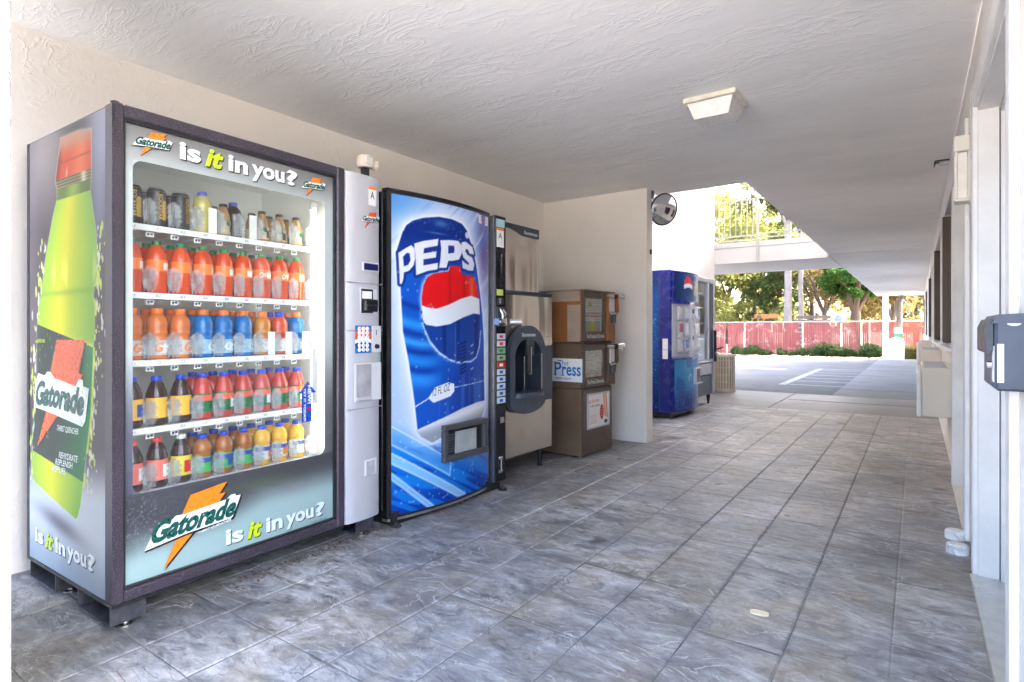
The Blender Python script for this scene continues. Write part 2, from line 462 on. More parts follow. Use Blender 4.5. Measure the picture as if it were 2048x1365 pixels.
def tile_mesh(k, sx=.2865, sy=.2885):
    rnd = random.Random(k); n = 4
    hs = [[rnd.uniform(-.0006, .0006) for _ in range(n+1)] for _ in range(n+1)]
    vs = []; fs = []
    for j in range(n+1):
        for i in range(n+1):
            e = .0035 if i in (0, n) else (.0016 if j in (0, n) else 0)
            vs.append(((i/n-.5)*sx, (j/n-.5)*sy, hs[j][i]-e))
    # sharpen: pull the first inner ring close to the edge
    for j in range(n+1):
        for i in range(n+1):
            x, y, z = vs[j*(n+1)+i]
            if i in (1, n-1): x = math.copysign(sx/2-.006, x)
            if j in (1, n-1): y = math.copysign(sy/2-.006, y)
            vs[j*(n+1)+i] = (x, y, z)
    for j in range(n):
        for i in range(n): fs.append((j*(n+1)+i, j*(n+1)+i+1, (j+1)*(n+1)+i+1, (j+1)*(n+1)+i))
    return vs, fs
variants = []
for k in range(8):
    vs_, fs_ = tile_mesh(k); me = bpy.data.meshes.new('floor_tile'); me.from_pydata(vs_, [], fs_); me.materials.append(M_slate); variants.append(me)
rest = MB()
for j in range(-10, 22):
    for i in range(12):
        cx = .2264-.291*(i+.5); cyy = 2.02+.2905*(j+.5)
        if i == 0: cx -= .005
        zz = random.uniform(-.001, .001)
        hidden = (cx < -2.5 and 1.0 < cyy < 5.0) or cyy < .45 or (cyy < 1.0 and cx > -1.0)
        if hidden:
            vs_, fs_ = tile_mesh(random.randrange(8)); rest.add([(x+cx, y+cyy, z+zz) for x, y, z in vs_], fs_)
        else:
            o = link('tile', random.choice(variants), floor); o.location = (cx, cyy, zz)
o = rest.build('tile_field', M_slate, floor, smooth=0); stuff(o)

# ------------------------------------------------------------------ ceilings, walls, wings of the motel
ce = MB().box(XL, .1, CEIL, XW, 5.43, 2.66); ce.box(-1.25, 5.43, CEIL, XW, 11.3, 2.66)
struct(ce.build('ceiling', M_ceil, smooth=0))
so = MB().box(-1.25, 11.3, CEIL-.012, XW, 26.2, 2.64)
struct(so.build('walkway_soffit', M_soffit, smooth=0))
wk = empty('upper_walkway', 'upper floor walkway crossing between the two wings with cream fascia', 'walkway', (-2.2, 11.3, 2.33))
def wl(mb, name, mat, par=wk):
    mb.v = [(x+2.2, y-11.3, z-2.33) for x, y, z in mb.v]; return mb.build(name, mat, par)
wl(MB().box(-9, 11.34, 2.335, -1.25, 13.6, 2.64), 'deck', M_soffit)
wl(MB().box(-9, 10.9, 5.315, -1.14, 14.0, 5.49), 'unseen_roof', M_soffit)  # unseen roof, added to keep the sun off the lot
wl(MB().box(-3.178, 11.29, 2.31, -1.26, 11.34, 2.60, c=.004), 'fascia', M_fascia)
wl(MB().box(-3.178, 11.275, 2.603, -1.255, 11.36, 2.70, c=.006), 'edge_cap', M_fascia)
bl = MB()
rl = empty('railing', 'thin metal railing with upright bars on the upper walkway', 'railing', (-3.17, 11.32, 2.70))
def rp(mb, name, mat=M_rail):
    mb.v = [(x+3.17, y-11.32, z-2.70) for x, y, z in mb.v]; return mb.build(name, mat, rl)
for z in (3.49, 2.82, 2.745): rp(MB().box(-3.17, 11.30, z-.014, -2.40, 11.33, z+.014), 'rail')
for z in (2.84, 2.765): rp(MB().box(-2.38, 11.30, z-.010, -1.3, 11.33, z+.010), 'rail')
x = -3.10
while x < -2.45: rp(MB().box(x-.008, 11.307, 2.834, x+.008, 11.323, 3.476), 'baluster'); x += .102
for x in (-2.2, -2.0, -1.76, -1.52): rp(MB().box(x-.008, 13.5, 2.70, x+.008, 13.52, 3.46), 'baluster')
rp(MB().box(-2.42, 11.255, 2.33, -2.37, 11.272, 3.50), 'post'); rp(MB().box(-2.43, 11.25, 3.505, -2.30, 11.42, 3.80), 'post_cap', M_fascia)

lw = empty('motel_wing', 'white stucco motel wing whose wall backs the row of vending machines', 'building', (XL, 2, 0))
def part_at(par):
    ox, oy, oz = par.location
    def f(mb, name, mat, smooth=35, label=None):
        mb.v = [(x-ox, y-oy, z-oz) for x, y, z in mb.v]; return mb.build(name, mat, par, label, smooth)
    return f
pl = part_at(lw)
pl(MB().box(XL-.24, .24, 0, XL, 5.4, 2.8).box(XL-.24, 5.4, 0, XL, 11.3, 5.6), 'wall', M_wall, 0)
pl(MB().box(-16, .24, 0, XL-.245, 5.4, 2.75).box(-16, 5.401, 0, XL-.245, 11.28, 5.55), 'rear_rooms', M_wall, 0)
pl(MB().box(-16.3, 5.3, 5.61, XL+1.65, 11.6, 5.8), 'unseen_roof', M_soffit, 0)  # unseen overhang, drawn out to cut the light in the stairwell
bw = MB().box(XL+.002, 5.09, 0, -2.05, 5.23, CEIL-.002).build('partition_wall', M_wall, smooth=0)
tag(bw, 'short white stucco wall closing the alcove behind the newspaper boxes', 'wall')
np_ = MB().box(-2.78, .24, 0, -1.93, .476, CEIL-.002, c=.006).build('pillar', M_pier, smooth=0)
tag(np_, 'rough white stucco pillar standing just before the sports drink machine', 'pillar')

rw = empty('motel_wing', 'long white motel wing with doors and windows along the covered walk', 'building', (XW, 2, 0))
pr_ = part_at(rw)
openings = [(2.03, 3.14, 0, 2.0, 'd'), (3.72, 4.90, 0, 2.02, 'd'), (5.15, 6.38, .93, 2.07, 'w'), (7.45, 9.3, .92, 2.1, 'w'), (10.2, 11.1, 0, 2.03, 'd'),
            (11.9, 13.5, .92, 2.05, 'w'), (14.7, 15.6, 0, 2.03, 'd'), (16.4, 18.0, .92, 2.05, 'w'), (19.4, 20.3, 0, 2.03, 'd'), (21.2, 22.9, .92, 2.05, 'w')]
wm = MB(); y = .9
for a, b, z0, z1, k in openings:
    wm.box(XW, y, 0, XW+.18, a, CEIL-.002); wm.box(XW, a, z1, XW+.18, b, CEIL-.002)
    if z0: wm.box(XW, a, 0, XW+.18, b, z0)
    y = b
wm.box(XW, y, 0, XW+.18, 25.4, CEIL-.002)
pr_(wm, 'wall', M_wall, 0)
pr_(MB().box(.75, .9, 0, 9, 25.4, CEIL-.01), 'rooms', plain('dim_room', (.18, .16, .14), .9), 0)
pr_(MB().box(XW+.01, 5.5, 2.67, 9, 25.4, 5.3), 'upper_storey', M_wall, 0)
pr_(MB().box(XL+.005, .05, 2.665, XW+.3, 5.4, 2.80), 'deck_roof', M_soffit, 0)
pr_(MB().box(-1.1, 5.81, 5.31, 9.4, 25.8, 5.5), 'unseen_roof', M_soffit, 0)
M_curt = plain('brown_curtain', (.10, .055, .04), .9, var=.25, vscale=20)
M_pane = M_winglass
for a, b, z0, z1, k in openings:
    fr = MB()
    cw = .085
    if k == 'd':
        d = bpy.data.objects.new('door', None); C.objects.link(d); d.parent = rw; d.location = (0, a-2, 0)
        f = MB()
        # casing on the wall face, stepped jambs, head
        f.box(-.022, -cw, 0, -.0005, 0, z1+cw, c=.004); f.box(-.022, b-a, 0, -.0005, b-a+cw, z1+cw, c=.004); f.box(-.0215, 0, z1, -.0005, b-a, z1+cw, c=.004)
        f.build('casing', M_trim, d)
        j = MB()
        for y0, y1 in ((.001, .018), (b-a-.018, b-a-.001)): j.box(-.004, y0, 0, .065, y1, z1-.001)
        j.box(-.004, .018, z1-.02, .065, b-a-.018, z1-.001)
        for y0, y1 in ((.001, .034), (b-a-.034, b-a-.001)): j.box(.069, y0, 0, .12, y1, z1-.001)
        j.box(.069, .034, z1-.045, .12, b-a-.034, z1-.001)
        j.build('jamb', M_trim, d)
        MB().box(.0655, b-a-.016, .015, .0685, b-a-.0012, z1-.021).build('gap_shade', M_rubber, d)  # dark strip added to stand for the shaded gap between the jambs
        for hz_ in (.25, z1-.3): MB().box(-.0235, b-a+.03, hz_, -.0222, b-a+.055, hz_+.09).build('hinge_leaf', M_steel, d)
        st = MB()
        if a < 3:
            for y0, y1 in ((.036, .10), (b-a-.10, b-a-.036)): st.box(.124, y0, .03, .16, y1, z1-.05)
            st.box(.124, .10, .03, .16, b-a-.10, .10); st.box(.124, .10, z1-.12, .16, b-a-.10, z1-.05)
            st.build('sash', M_trim, d)
            MB().box(.138, .10, .10, .146, b-a-.10, z1-.12).build('pane', M_winglass, d)
            MB().box(-.03, .002, -.002, .12, b-a-.002, .012, c=.003).build('track', M_steel, d)
        else:
            lf = MB().box(.085, .036, .02, .125, b-a-.036, z1-.048).build('leaf', M_cream if a < 5 else M_trim, d)
            MB().box(-.02, .002, -.002, .12, b-a-.002, .014, c=.003).build('sill', M_cream, d)
            MB().lathe([(.0, 0), (.012, 0), (.012, .03), (.026, .04), (.026, .06), (.0, .065)], 10).build('knob', M_steel, d).matrix_local = Matrix.Translation((.085, .12, .95)) @ Matrix.Rotation(R(-90), 4, 'Y')
    else:
        d = bpy.data.objects.new('window', None); C.objects.link(d); d.parent = rw; d.location = (0, a-2, 0)
        f = MB()
        cc = .05
        f.box(-.016, -cc, z0-cc, -.0005, 0, z1+cc, c=.003); f.box(-.016, b-a, z0-cc, -.0005, b-a+cc, z1+cc, c=.003)
        f.box(-.0155, 0, z1, -.0005, b-a, z1+cc, c=.003); f.build('casing', M_trim, d)
        s = MB().box(-.05, -cc, z0-.035, .03, b-a+cc, z0-.002, c=.005); s.build('sill', M_trim, d)
        fr.box(.035, .001, z0, .07, .03, z1-.001); fr.box(.035, b-a-.03, z0, .07, b-a-.001, z1-.001); fr.box(.035, .03, z0, .07, b-a-.03, z0+.03)
        fr.box(.035, .03, z1-.03, .07, b-a-.03, z1-.001); fr.box(.036, (b-a)/2-.015, z0+.03, .069, (b-a)/2+.015, z1-.03)
        fr.build('frame', M_bronze2, d)
        MB().box(.05, .03, z0+.03, .055, b-a-.03, z1-.03).build('pane', M_winglass, d)
        cu = MB(); n = 40; pts = []
        for q in range(n+1): pts.append((.12+.018*math.sin(q*1.3), .02+(b-a-.04)*q/n))
        for q in range(n): cu.quad((*pts[q], z0+.01), (*pts[q+1], z0+.01), (*pts[q+1], z1), (*pts[q], z1))
        cu.build('curtain', M_curt, d, smooth=80)
        # dark shutter-like drape edge standing in the far reveal
        MB().box(-.03, b-a-.045, z0+.01, .034, b-a-.002, z1-.02, c=.003).build('side_frame', M_bronze2, d)

# room air conditioners under the windows
def aircon(y0, y1, label, depth=.185, z0=.41, z1=.775):
    t = empty('air_conditioner', label, 'air conditioner', (XW, y0, z0), 0, 'air conditioner covers along the walk')
    h = z1-z0; L = y1-y0
    MB().box(-depth, 0, 0, -.001, L, h, c=.006).build('cover', M_beige2, t)
    MB().box(-depth-.032, .012, -.006, -depth-.001, L-.012, h-.03, c=.008).build('front_panel', M_trim, t)
    g = MB(); g.box(-depth+.02, .04, h+.0005, -.03, L-.04, h+.002)
    for q in range(9): g.box(-depth+.02, .05+q*(L-.1)/9, h+.002, -.03, .05+q*(L-.1)/9+.03, h+.006)
    stuff(g.build('top_grille', M_silver2, t))
    return t
aircon(5.25, 6.25, 'beige wall air conditioner cover below the first brown window')
aircon(7.6, 8.7, 'beige wall air conditioner cover below the second window of the walk', z0=.45, z1=.84)
aircon(12.2, 13.2, 'beige wall air conditioner cover farthest down the covered walk', z0=.45, z1=.86)

# wall lamp, fixtures on the wing
t = empty('wall_lamp', 'boxy cream wall lamp with frosted panel beside the second door', 'lamp', (XW, 3.47, 1.67))
MB().box(-.012, -.03, -.02, -.001, .07, .50, c=.003).build('back_plate', M_cream, t)
MB().box(-.072, -.035, .225, -.0125, .072, .30, c=.004).build('hood', M_cream, t)
MB().box(-.068, -.03, -.01, -.0125, .066, .004, c=.002).build('base', M_cream, t)
f = MB()
for yy in (-.03, .058): 
    for xx in (-.068, -.02): f.box(xx, yy, .005, xx+.008, yy+.008, .224)
f.build('cage', M_cream, t)
MB().box(-.058, -.02, .006, -.022, .056, .222).build('diffuser', plain('frosted_diffuser', (.75, .72, .66), .5), t)

t = empty('key_drop_box', 'dark blue grey drop box on the white trim by the near door', 'box', (XW-.011, 1.75, .908))
b = MB().box(-.056, 0, 0, .0105, .268, .165, c=.006); b.build('case', M_charcoal, t)
MB().prism([(-.062, .158), (.010, .158), (.010, .182), (-.05, .179)], -.004, .272, 'y').build('lid', M_charcoal, t)
MB().prism([(-.0625, .17), (-.071, .15), (-.071, .09), (-.064, .085), (-.0575, .10), (-.0575, .165)], .02, .26, 'y').build('flap', M_charcoal2, t)
MB().box(-.0575, .008, .02, -.0565, .05, .105).build('paper_label', M_paper, t)
MB().box(-.052, -.0015, .02, -.040, -.0002, .11).build('paper_label', M_paper, t)
e = MB(); n = 16
e.add([(-.022+.013*math.cos(2*math.pi*k/n), -.0012, .158+.006*math.sin(2*math.pi*k/n)) for k in range(n)], [tuple(range(n))]); e.build('emblem', M_silver2, t)
MB().tube([(-.06, .03, .06), (-.068, .03, .06)], .008, 10).build('lock', M_chrome, t)

for i, (px_, py_) in enumerate(((.160, 3.66), (.158, 3.43))):
    t = empty('pipe_stub', ('short white pipe stub on the floor, the one farther from the near door', 'short white pipe stub on the floor, the one nearest the near door')[i], 'pipe stub', (px_, py_, 0), 0, 'capped pipe stubs by the wall')
    MB().lathe([(.044, 0), (.044, .036), (.041, .040)], 20).build('pipe', M_pier, t)
    MB().lathe([(.040, .036), (.037, .042), (0, .044)], 20).build('cap', M_trim, t)

# ceiling lamp, small bracket, mirror
t = empty('ceiling_lamp', 'square cream ceiling lamp with frosted tapered lens', 'ceiling lamp', (-.95, 3.40, CEIL))
MB().box(-.145, -.145, -.028, .145, .145, -.0005, c=.004).build('frame', plain('aged_cream_metal', (.70, .66, .55), .5, var=.12, vscale=30), t)
a, b_, z0, z1 = .125, .095, -.03, -.115
ls = MB().add([(-a, -a, z0), (a, -a, z0), (a, a, z0), (-a, a, z0), (-b_, -b_, z1), (b_, -b_, z1), (b_, b_, z1), (-b_, b_, z1)],
              [(0, 1, 5, 4), (1, 2, 6, 5), (2, 3, 7, 6), (3, 0, 4, 7), (4, 5, 6, 7)])
ls.build('lens', plain('ribbed_lens', (.72, .70, .67), .3, var=.1, vscale=40, bump=.05, bscale=60), t, smooth=0)
for sx, sy in ((-1, -1), (1, 1)): MB().lathe([(0, 0), (.006, 0), (.006, .006), (0, .006)], 8, sx*.138, sy*.10, -.035).build('screw', M_steel, t)
t = empty('ceiling_bracket', 'small black bent metal bracket where the ceiling meets the wing', 'bracket', (.165, 5.62, CEIL))
MB().box(-.045, -.05, -.006, .045, .05, -.0005).build('plate', M_black, t)
MB().prism([(-.05, -.001), (-.055, -.03), (-.047, -.03), (-.040, -.007)], -.05, .05, 'y').build('lip', M_black, t)
MB().box(-.02, -.03, -.03, .045, .03, -.0065, c=.004).build('housing', M_silver2, t)

t = empty('convex_mirror', 'round convex safety mirror with black rim at the partition wall corner', 'mirror', (-1.975, 5.33, 2.205))
nrm = Vector((.83, -.52, -.28)).normalized()
q = nrm.to_track_quat('Z', 'Y').to_matrix().to_4x4()
md = MB(); prof = []; Rr = .146
for k in range(9): 
    rr = Rr*k/8; prof.append((max(rr, 1e-4), .045*(1-(rr/Rr)**2)))
md.lathe(prof, 32); o = md.build('glass', M_chrome, t, smooth=180); o.matrix_local = q
o = MB().lathe([(Rr-.004, .004), (Rr+.006, .006), (Rr+.010, -.004), (Rr+.004, -.014), (Rr-.01, -.014)], 32).build('rim', M_black, t); o.matrix_local = q
o = MB().lathe([(.001, -.02), (Rr*.9, -.014)], 24).build('back', M_black, t); o.matrix_local = q
MB().tube([(-.01, .02, -.01), (-.05, .0, .06), (-.062, -.06, .12)], .007, 8).build('arm', M_steel, t)
MB().box(-.0745, -.125, .09, -.066, -.075, .165).build('wall_plate', M_black, t)
o = MB().box(-2.0495, 5.16, 1.765, -2.035, 5.185, 1.81, c=.003).build('switch_box', M_black); tag(o, 'tiny black switch box on the end of the partition wall', 'switch box')

# ------------------------------------------------------------------ sports drink machine (glass front)
# machine space: x along the front, y into the machine, z up; the front plane is y = 0
def machine(name, label, cat, loc, ang): return empty(name, label, cat, (*loc, 0), R(90+ang))
def sheen(name, col, rough=.3): return plain(name, hexc(*col), rough, var=.04, vscale=20)
P_or = sheen('logo_orange', (240, 130, 30)); P_or2 = sheen('logo_red_orange', (226, 84, 30)); P_wt = sheen('print_white', (232, 236, 236)); P_gn = sheen('logo_dark_green', (12, 78, 68))
P_lime = sheen('print_lime', (188, 214, 30)); P_dk = sheen('print_black', (28, 28, 32)); P_pale = sheen('print_pale_grey', (214, 226, 224)); P_blue = sheen('print_blue', (24, 70, 160)); P_red = sheen('print_red', (206, 32, 36)); P_gr2 = sheen('label_green', (16, 110, 60))

G = machine('sports_drink_machine', 'tall glass fronted drink machine with lime bottle printed on its side', 'vending machine', (-2.26, .826), 1.4)
W_, H0, H1, D_ = 1.225, .103, 1.835, .792
cab = MB()   # cabinet shell round the cooler cavity
M_case = plain('grey_cabinet_steel', (.10, .10, .11), .4, var=.1)
cab.box(.0, .05, H0, .028, D_, H1-.004); cab.box(.028, D_-.03, H0, W_-.01, D_, H1-.004); cab.box(.028, .05, H1-.03, W_-.01, D_-.03, H1-.004)
cab.box(.028, .05, H0, W_-.01, D_-.03, .40); cab.box(.965, .05, .40, W_-.01, D_-.03, H1-.03)
cab.build('cabinet', M_case, G)
lin_ = MB()
lin_.box(.029, .62, .401, .964, .63, 1.80); lin_.box(.029, .06, .401, .036, .62, 1.80); lin_.box(.957, .06, .401, .964, .62, 1.80)
lin_.box(.036, .06, 1.79, .957, .62, 1.80); lin_.box(.036, .06, .401, .957, .62, .412)
lin_.build('liner', M_cavity, G)
# door frame
fr = MB()
def bar(x0, z0, x1, z1): fr.box(x0, -.018, z0, x1, .048, z1, c=.006)
bar(-.006, H0, .030, H1); bar(.944, H0, .988, H1)
fr.box(.030, -.0175, 1.788, .944, .048, H1-.001, c=.006); fr.box(.030, -.0175, H0+.001, .944, .048, .146, c=.006)
fr.build('door_frame', M_frame, G)
b2 = MB()
for x0, z0, x1, z1 in ((.0305, .1465, .038, 1.7875), (.936, .1465, .9435, 1.7875), (.038, 1.780, .936, 1.7875), (.038, .1465, .936, .154)): b2.box(x0, -.006, z0, x1, .02, z1)
b2.build('gasket', M_black, G)
b3 = MB().box(-.0062, -.0105, H0-.012, .99, .05, H0-.0005, c=.003); b3.build('bottom_trim', M_black, G)
MB().lathe([(0, 0), (.014, 0), (.014, .008), (.006, .012), (0, .012)], 12, .012, .01, H1-.002).build('hinge_cap', M_black, G)
def door_col(X, Z):
    n = len(X)
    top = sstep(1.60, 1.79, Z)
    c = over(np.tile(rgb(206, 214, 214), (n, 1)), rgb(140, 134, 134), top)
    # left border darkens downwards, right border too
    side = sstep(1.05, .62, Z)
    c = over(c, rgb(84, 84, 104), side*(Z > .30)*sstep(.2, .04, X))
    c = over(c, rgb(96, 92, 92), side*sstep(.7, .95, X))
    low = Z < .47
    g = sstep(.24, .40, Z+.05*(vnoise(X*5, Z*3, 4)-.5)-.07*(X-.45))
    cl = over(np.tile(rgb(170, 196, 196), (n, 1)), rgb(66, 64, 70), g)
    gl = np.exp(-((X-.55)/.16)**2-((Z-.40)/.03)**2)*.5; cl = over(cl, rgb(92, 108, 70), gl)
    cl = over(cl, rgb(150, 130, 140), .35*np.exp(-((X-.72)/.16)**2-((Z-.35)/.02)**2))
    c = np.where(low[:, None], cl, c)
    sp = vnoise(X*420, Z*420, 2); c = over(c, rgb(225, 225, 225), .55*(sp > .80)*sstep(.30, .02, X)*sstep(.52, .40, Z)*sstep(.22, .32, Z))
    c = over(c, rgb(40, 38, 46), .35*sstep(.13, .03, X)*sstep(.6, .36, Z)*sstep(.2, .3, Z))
    return c
flat = lambda yy: (lambda X, Z: (X, np.full_like(X, yy), Z))
fxz = lambda yy: (lambda x, z: (x, yy, z))
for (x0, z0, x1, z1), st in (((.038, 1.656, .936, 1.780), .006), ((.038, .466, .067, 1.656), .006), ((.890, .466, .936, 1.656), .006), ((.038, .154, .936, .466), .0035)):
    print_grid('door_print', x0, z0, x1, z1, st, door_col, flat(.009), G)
for cx, cz, a0 in ((.067, 1.656, 90), (.890, 1.656, 0), (.890, .466, 270), (.067, .466, 180)):
    # rounded window corners
    r = .032; sx = 1 if cx < .5 else -1; sz = 1 if cz < 1 else -1
    pts = [(cx, cz)]+[(cx+sx*r-r*sx*math.cos(t*math.pi/12), cz+sz*r-r*sz*math.sin(t*math.pi/12)) for t in range(7)]
    decal('corner_fillet', pts, fxz(.0092), sheen('fillet_grey', (200, 208, 208)) if cz > 1 else sheen('fillet_dark', (92, 86, 92)), G)
MB().box(.0375, .003, .1535, .9365, .0065, 1.7805).build('glass_pane', M_glass, G)

def gat_logo(k, x0, z0, s, y0, par, orange=P_or, fn=None, small=False):
    """the bolt-and-banner logo in a unit frame taken from the big one (width .364 at s=1), stacked forward"""
    bolt = [(.233, .355), (.264, .421), (.409, .441), (.375, .398), (.402, .399), (.365, .355), (.295, .309), (.282, .283), (.165, .168), (.218, .281), (.253, .347), (.264, .357)]
    ban = [(.102, .258), (.136, .325), (.15, .346), (.198, .346), (.21, .356), (.24, .354), (.405, .370), (.424, .384), (.442, .384), (.446, .375), (.466, .375), (.433, .296), (.425, .289), (.253, .279)]
    f0 = fn or (lambda d: (lambda x, z: (x0+(x-.102)*s, y0-d, z0+(z-.168)*s)))
    def off(pts, d):
        cx = sum(p[0] for p in pts)/len(pts); cz = sum(p[1] for p in pts)/len(pts)
        return [(p[0]+(d if p[0] > cx else -d)*.8, p[1]+(d if p[1] > cz else -d)*.6) for p in pts]
    decal('logo_shadow', [(x+.006, z-.006) for x, z in bolt], f0(.0003), P_dk, par)
    decal('logo_bolt', bolt, f0(.0008), orange, par)
    decal('logo_shadow', [(x+.004, z-.005) for x, z in off(ban, .005)], f0(.0013), P_dk, par)
    decal('logo_banner', ban, f0(.0018), P_wt, par)
    ff = f0(.0024)
    text('logo_lettering', 'Gatorade', (.128, .272, .448, .352), lambda x, z: ff(x+(z-.272)*.26-.012, z+(x-.128)*.075), P_gn, par, bold=.048, shear=.12)
    text('logo_tagline', 'THIRST QUENCHER', (.289, .262, .424, .272), lambda x, z: ff(x, z+(x-.289)*.12), P_wt if not small else P_dk, par, bold=.02, shear=.3)
gat_logo('big', .102, .168, 1., .0025, G)
gat_logo('s', .064, 1.672, .37, .0025, G, small=True)
gat_logo('s', .758, 1.664, .36, .0025, G, small=True)
def slogan(x0, z0, sx, sz, yy, par, white=P_wt, mirror=None):
    """is it in you? : word boxes measured on the header (unit = header size)"""
    fn = mirror or (lambda d: (lambda x, z: (x, yy-d, z)))
    for body, xa, za, xb, zb, m, bold, sh in (('is', .0, .012, .080, .078, white, .035, 0), ('it', .097, .008, .171, .080, P_lime, .035, .25), ('in', .190, .012, .275, .078, white, .035, 0), ('you', .292, -.006, .447, .064, white, .035, 0), ('?', .455, .012, .512, .080, white, .035, 0)):
        bb = (x0+xa*sx, z0+za*sz, x0+xb*sx, z0+zb*sz)
        sd = (bb[0]+.004*sx, bb[1]-.004*sz, bb[2]+.004*sx, bb[3]-.004*sz)
        text('slogan_shadow', body, sd, fn(.0004), P_dk, par, bold=bold, shear=sh)
        text('slogan_lettering', body, bb, fn(.001), m, par, bold=bold, shear=sh)
slogan(.223, 1.683, 1., 1., .0025, G)
slogan(.402, .172, .94, .95, .0025, G, P_pale)
text('fine_print', '\u00a9 2005 S-VC, INC.', (.81, .158, .90, .166), fxz(.0018), P_dk, G, bold=.0)

# printed side panel
sideW = .745
def bottle_L(z): return np.interp(z, [.33, .36, .43, .55, .764, .88, 1.05, 1.15, 1.214, 1.27, 1.333, 1.42, 1.5, 1.56, 1.60, 1.63, 1.70, 1.78], [.60, .72, .746, .746, .712, .69, .69, .672, .636, .62, .600, .56, .52, .480, .478, .497, .475, .446])
def bottle_R(z): return np.interp(z, [.345, .36, .40, .49, .76, .99, 1.05, 1.13, 1.177, 1.24, 1.30, 1.40, 1.48, 1.55, 1.60, 1.63, 1.70, 1.78], [.30, .285, .262, .238, .172, .150, .140, .138, .150, .128, .117, .128, .155, .176, .17, .169, .169, .169])
rs = np.random.RandomState(5)
def side_col(X, Z):
    n = len(X); s = X
    c = np.tile(rgb(74, 66, 72), (n, 1))
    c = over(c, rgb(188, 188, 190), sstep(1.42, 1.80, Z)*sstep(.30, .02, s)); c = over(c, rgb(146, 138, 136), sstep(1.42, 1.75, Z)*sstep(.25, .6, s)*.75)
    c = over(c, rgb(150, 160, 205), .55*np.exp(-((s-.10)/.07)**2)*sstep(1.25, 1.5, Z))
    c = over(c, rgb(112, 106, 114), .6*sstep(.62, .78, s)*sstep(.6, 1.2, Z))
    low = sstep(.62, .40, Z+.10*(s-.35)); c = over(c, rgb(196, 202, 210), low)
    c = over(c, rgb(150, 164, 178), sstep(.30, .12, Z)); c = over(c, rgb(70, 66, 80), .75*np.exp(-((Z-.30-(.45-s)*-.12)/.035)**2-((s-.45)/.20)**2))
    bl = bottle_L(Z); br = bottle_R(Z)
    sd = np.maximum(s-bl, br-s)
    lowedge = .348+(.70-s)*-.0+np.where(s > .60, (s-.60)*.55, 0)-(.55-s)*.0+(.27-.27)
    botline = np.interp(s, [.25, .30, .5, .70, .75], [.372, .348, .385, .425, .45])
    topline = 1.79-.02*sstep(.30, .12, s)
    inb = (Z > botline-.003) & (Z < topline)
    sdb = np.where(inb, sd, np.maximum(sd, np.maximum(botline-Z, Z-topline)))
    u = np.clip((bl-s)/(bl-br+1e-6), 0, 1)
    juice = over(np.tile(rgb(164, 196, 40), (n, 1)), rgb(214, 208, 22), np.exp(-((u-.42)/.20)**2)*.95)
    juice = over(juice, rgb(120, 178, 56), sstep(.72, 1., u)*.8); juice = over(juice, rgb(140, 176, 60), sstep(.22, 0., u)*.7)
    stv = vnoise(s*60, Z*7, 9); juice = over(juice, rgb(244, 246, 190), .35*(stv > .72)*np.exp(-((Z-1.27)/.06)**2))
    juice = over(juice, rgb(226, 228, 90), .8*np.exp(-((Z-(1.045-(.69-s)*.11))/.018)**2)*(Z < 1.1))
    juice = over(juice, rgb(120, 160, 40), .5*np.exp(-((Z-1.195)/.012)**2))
    cap = over(np.tile(rgb(206, 66, 20), (n, 1)), rgb(236, 110, 40), np.exp(-((u-.70)/.22)**2)); cap = over(cap, rgb(120, 30, 14), sstep(.2, 0, u)); cap = over(cap, rgb(150, 44, 20), .6*np.exp(-((Z-1.695)/.004)**2))
    cap = over(cap, rgb(190, 150, 130), sstep(1.70, 1.78, Z)*.85); cap = over(cap, rgb(250, 190, 150), .8*np.exp(-((u-.32)/.03)**2-((Z-1.65)/.02)**2))
    neck = over(np.tile(rgb(84, 108, 24), (n, 1)), rgb(140, 166, 50), np.exp(-((u-.5)/.2)**2)); ring = over(np.tile(rgb(150, 140, 90), (n, 1)), rgb(60, 60, 40), .5+.5*np.sin(Z*560)); ring = over(ring, rgb(226, 220, 190), .8*np.exp(-((u-.8)/.08)**2))
    body = np.where((Z > 1.632)[:, None], cap, np.where((Z > 1.598)[:, None], ring, np.where((Z > 1.556)[:, None], neck, juice)))
    lt = 1.072-(.673-s)*.16; lb = .553-(.746-s)*.118
    lab = over(np.tile(rgb(38, 54, 50), (n, 1)), rgb(14, 112, 58), sstep(.50, .16, s+.35*(Z-.75))); lab = over(lab, rgb(20, 150, 74), sstep(.28, .15, s)*.6)
    lab = over(lab, rgb(60, 66, 64), sstep(.62, .70, s)*.6)
    body = np.where(((Z < lt) & (Z > lb))[:, None], lab, body)
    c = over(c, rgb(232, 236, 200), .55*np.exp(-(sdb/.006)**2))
    c = over(c, body, cov(sdb, .003))
    # drops and splashes
    for k in range(230):
        zz = rs.uniform(.42, 1.42); right = rs.rand() < .6; base = np.interp(zz, [.3, 1.0, 1.45], [.23, .14, .11]) if right else np.interp(zz, [.3, 1.0, 1.45], [.74, .69, .58])
        xx = base+(-abs(rs.normal(0, .028)) if right else abs(rs.normal(0, .035))); rx = rs.uniform(.002, .009); rz = rx*rs.uniform(1, 3)
        m = np.exp(-np.maximum(((s-xx)/rx)**2+((Z-zz)/rz)**2-.8, 0)*6); c = over(c, rgb(*((206, 222, 90) if rs.rand() < .6 else (214, 216, 200))), m*.9)
    edge = vnoise(Z*16, s*3, 21); spl = (edge > .52)*np.exp(-((s-(br-.012*edge))/.009)**2)*(Z < 1.3)*(Z > .40); c = over(c, rgb(204, 222, 84), spl*.9)
    for k in range(60):
        xx = rs.uniform(.2, .68); zz = rs.uniform(.50, 1.04); rx = rs.uniform(.0015, .005)
        c = over(c, rgb(196, 216, 120), .6*np.exp(-np.maximum(((s-xx)/rx)**2+((Z-zz)/(rx*1.8))**2-.7, 0)*5))
    return c
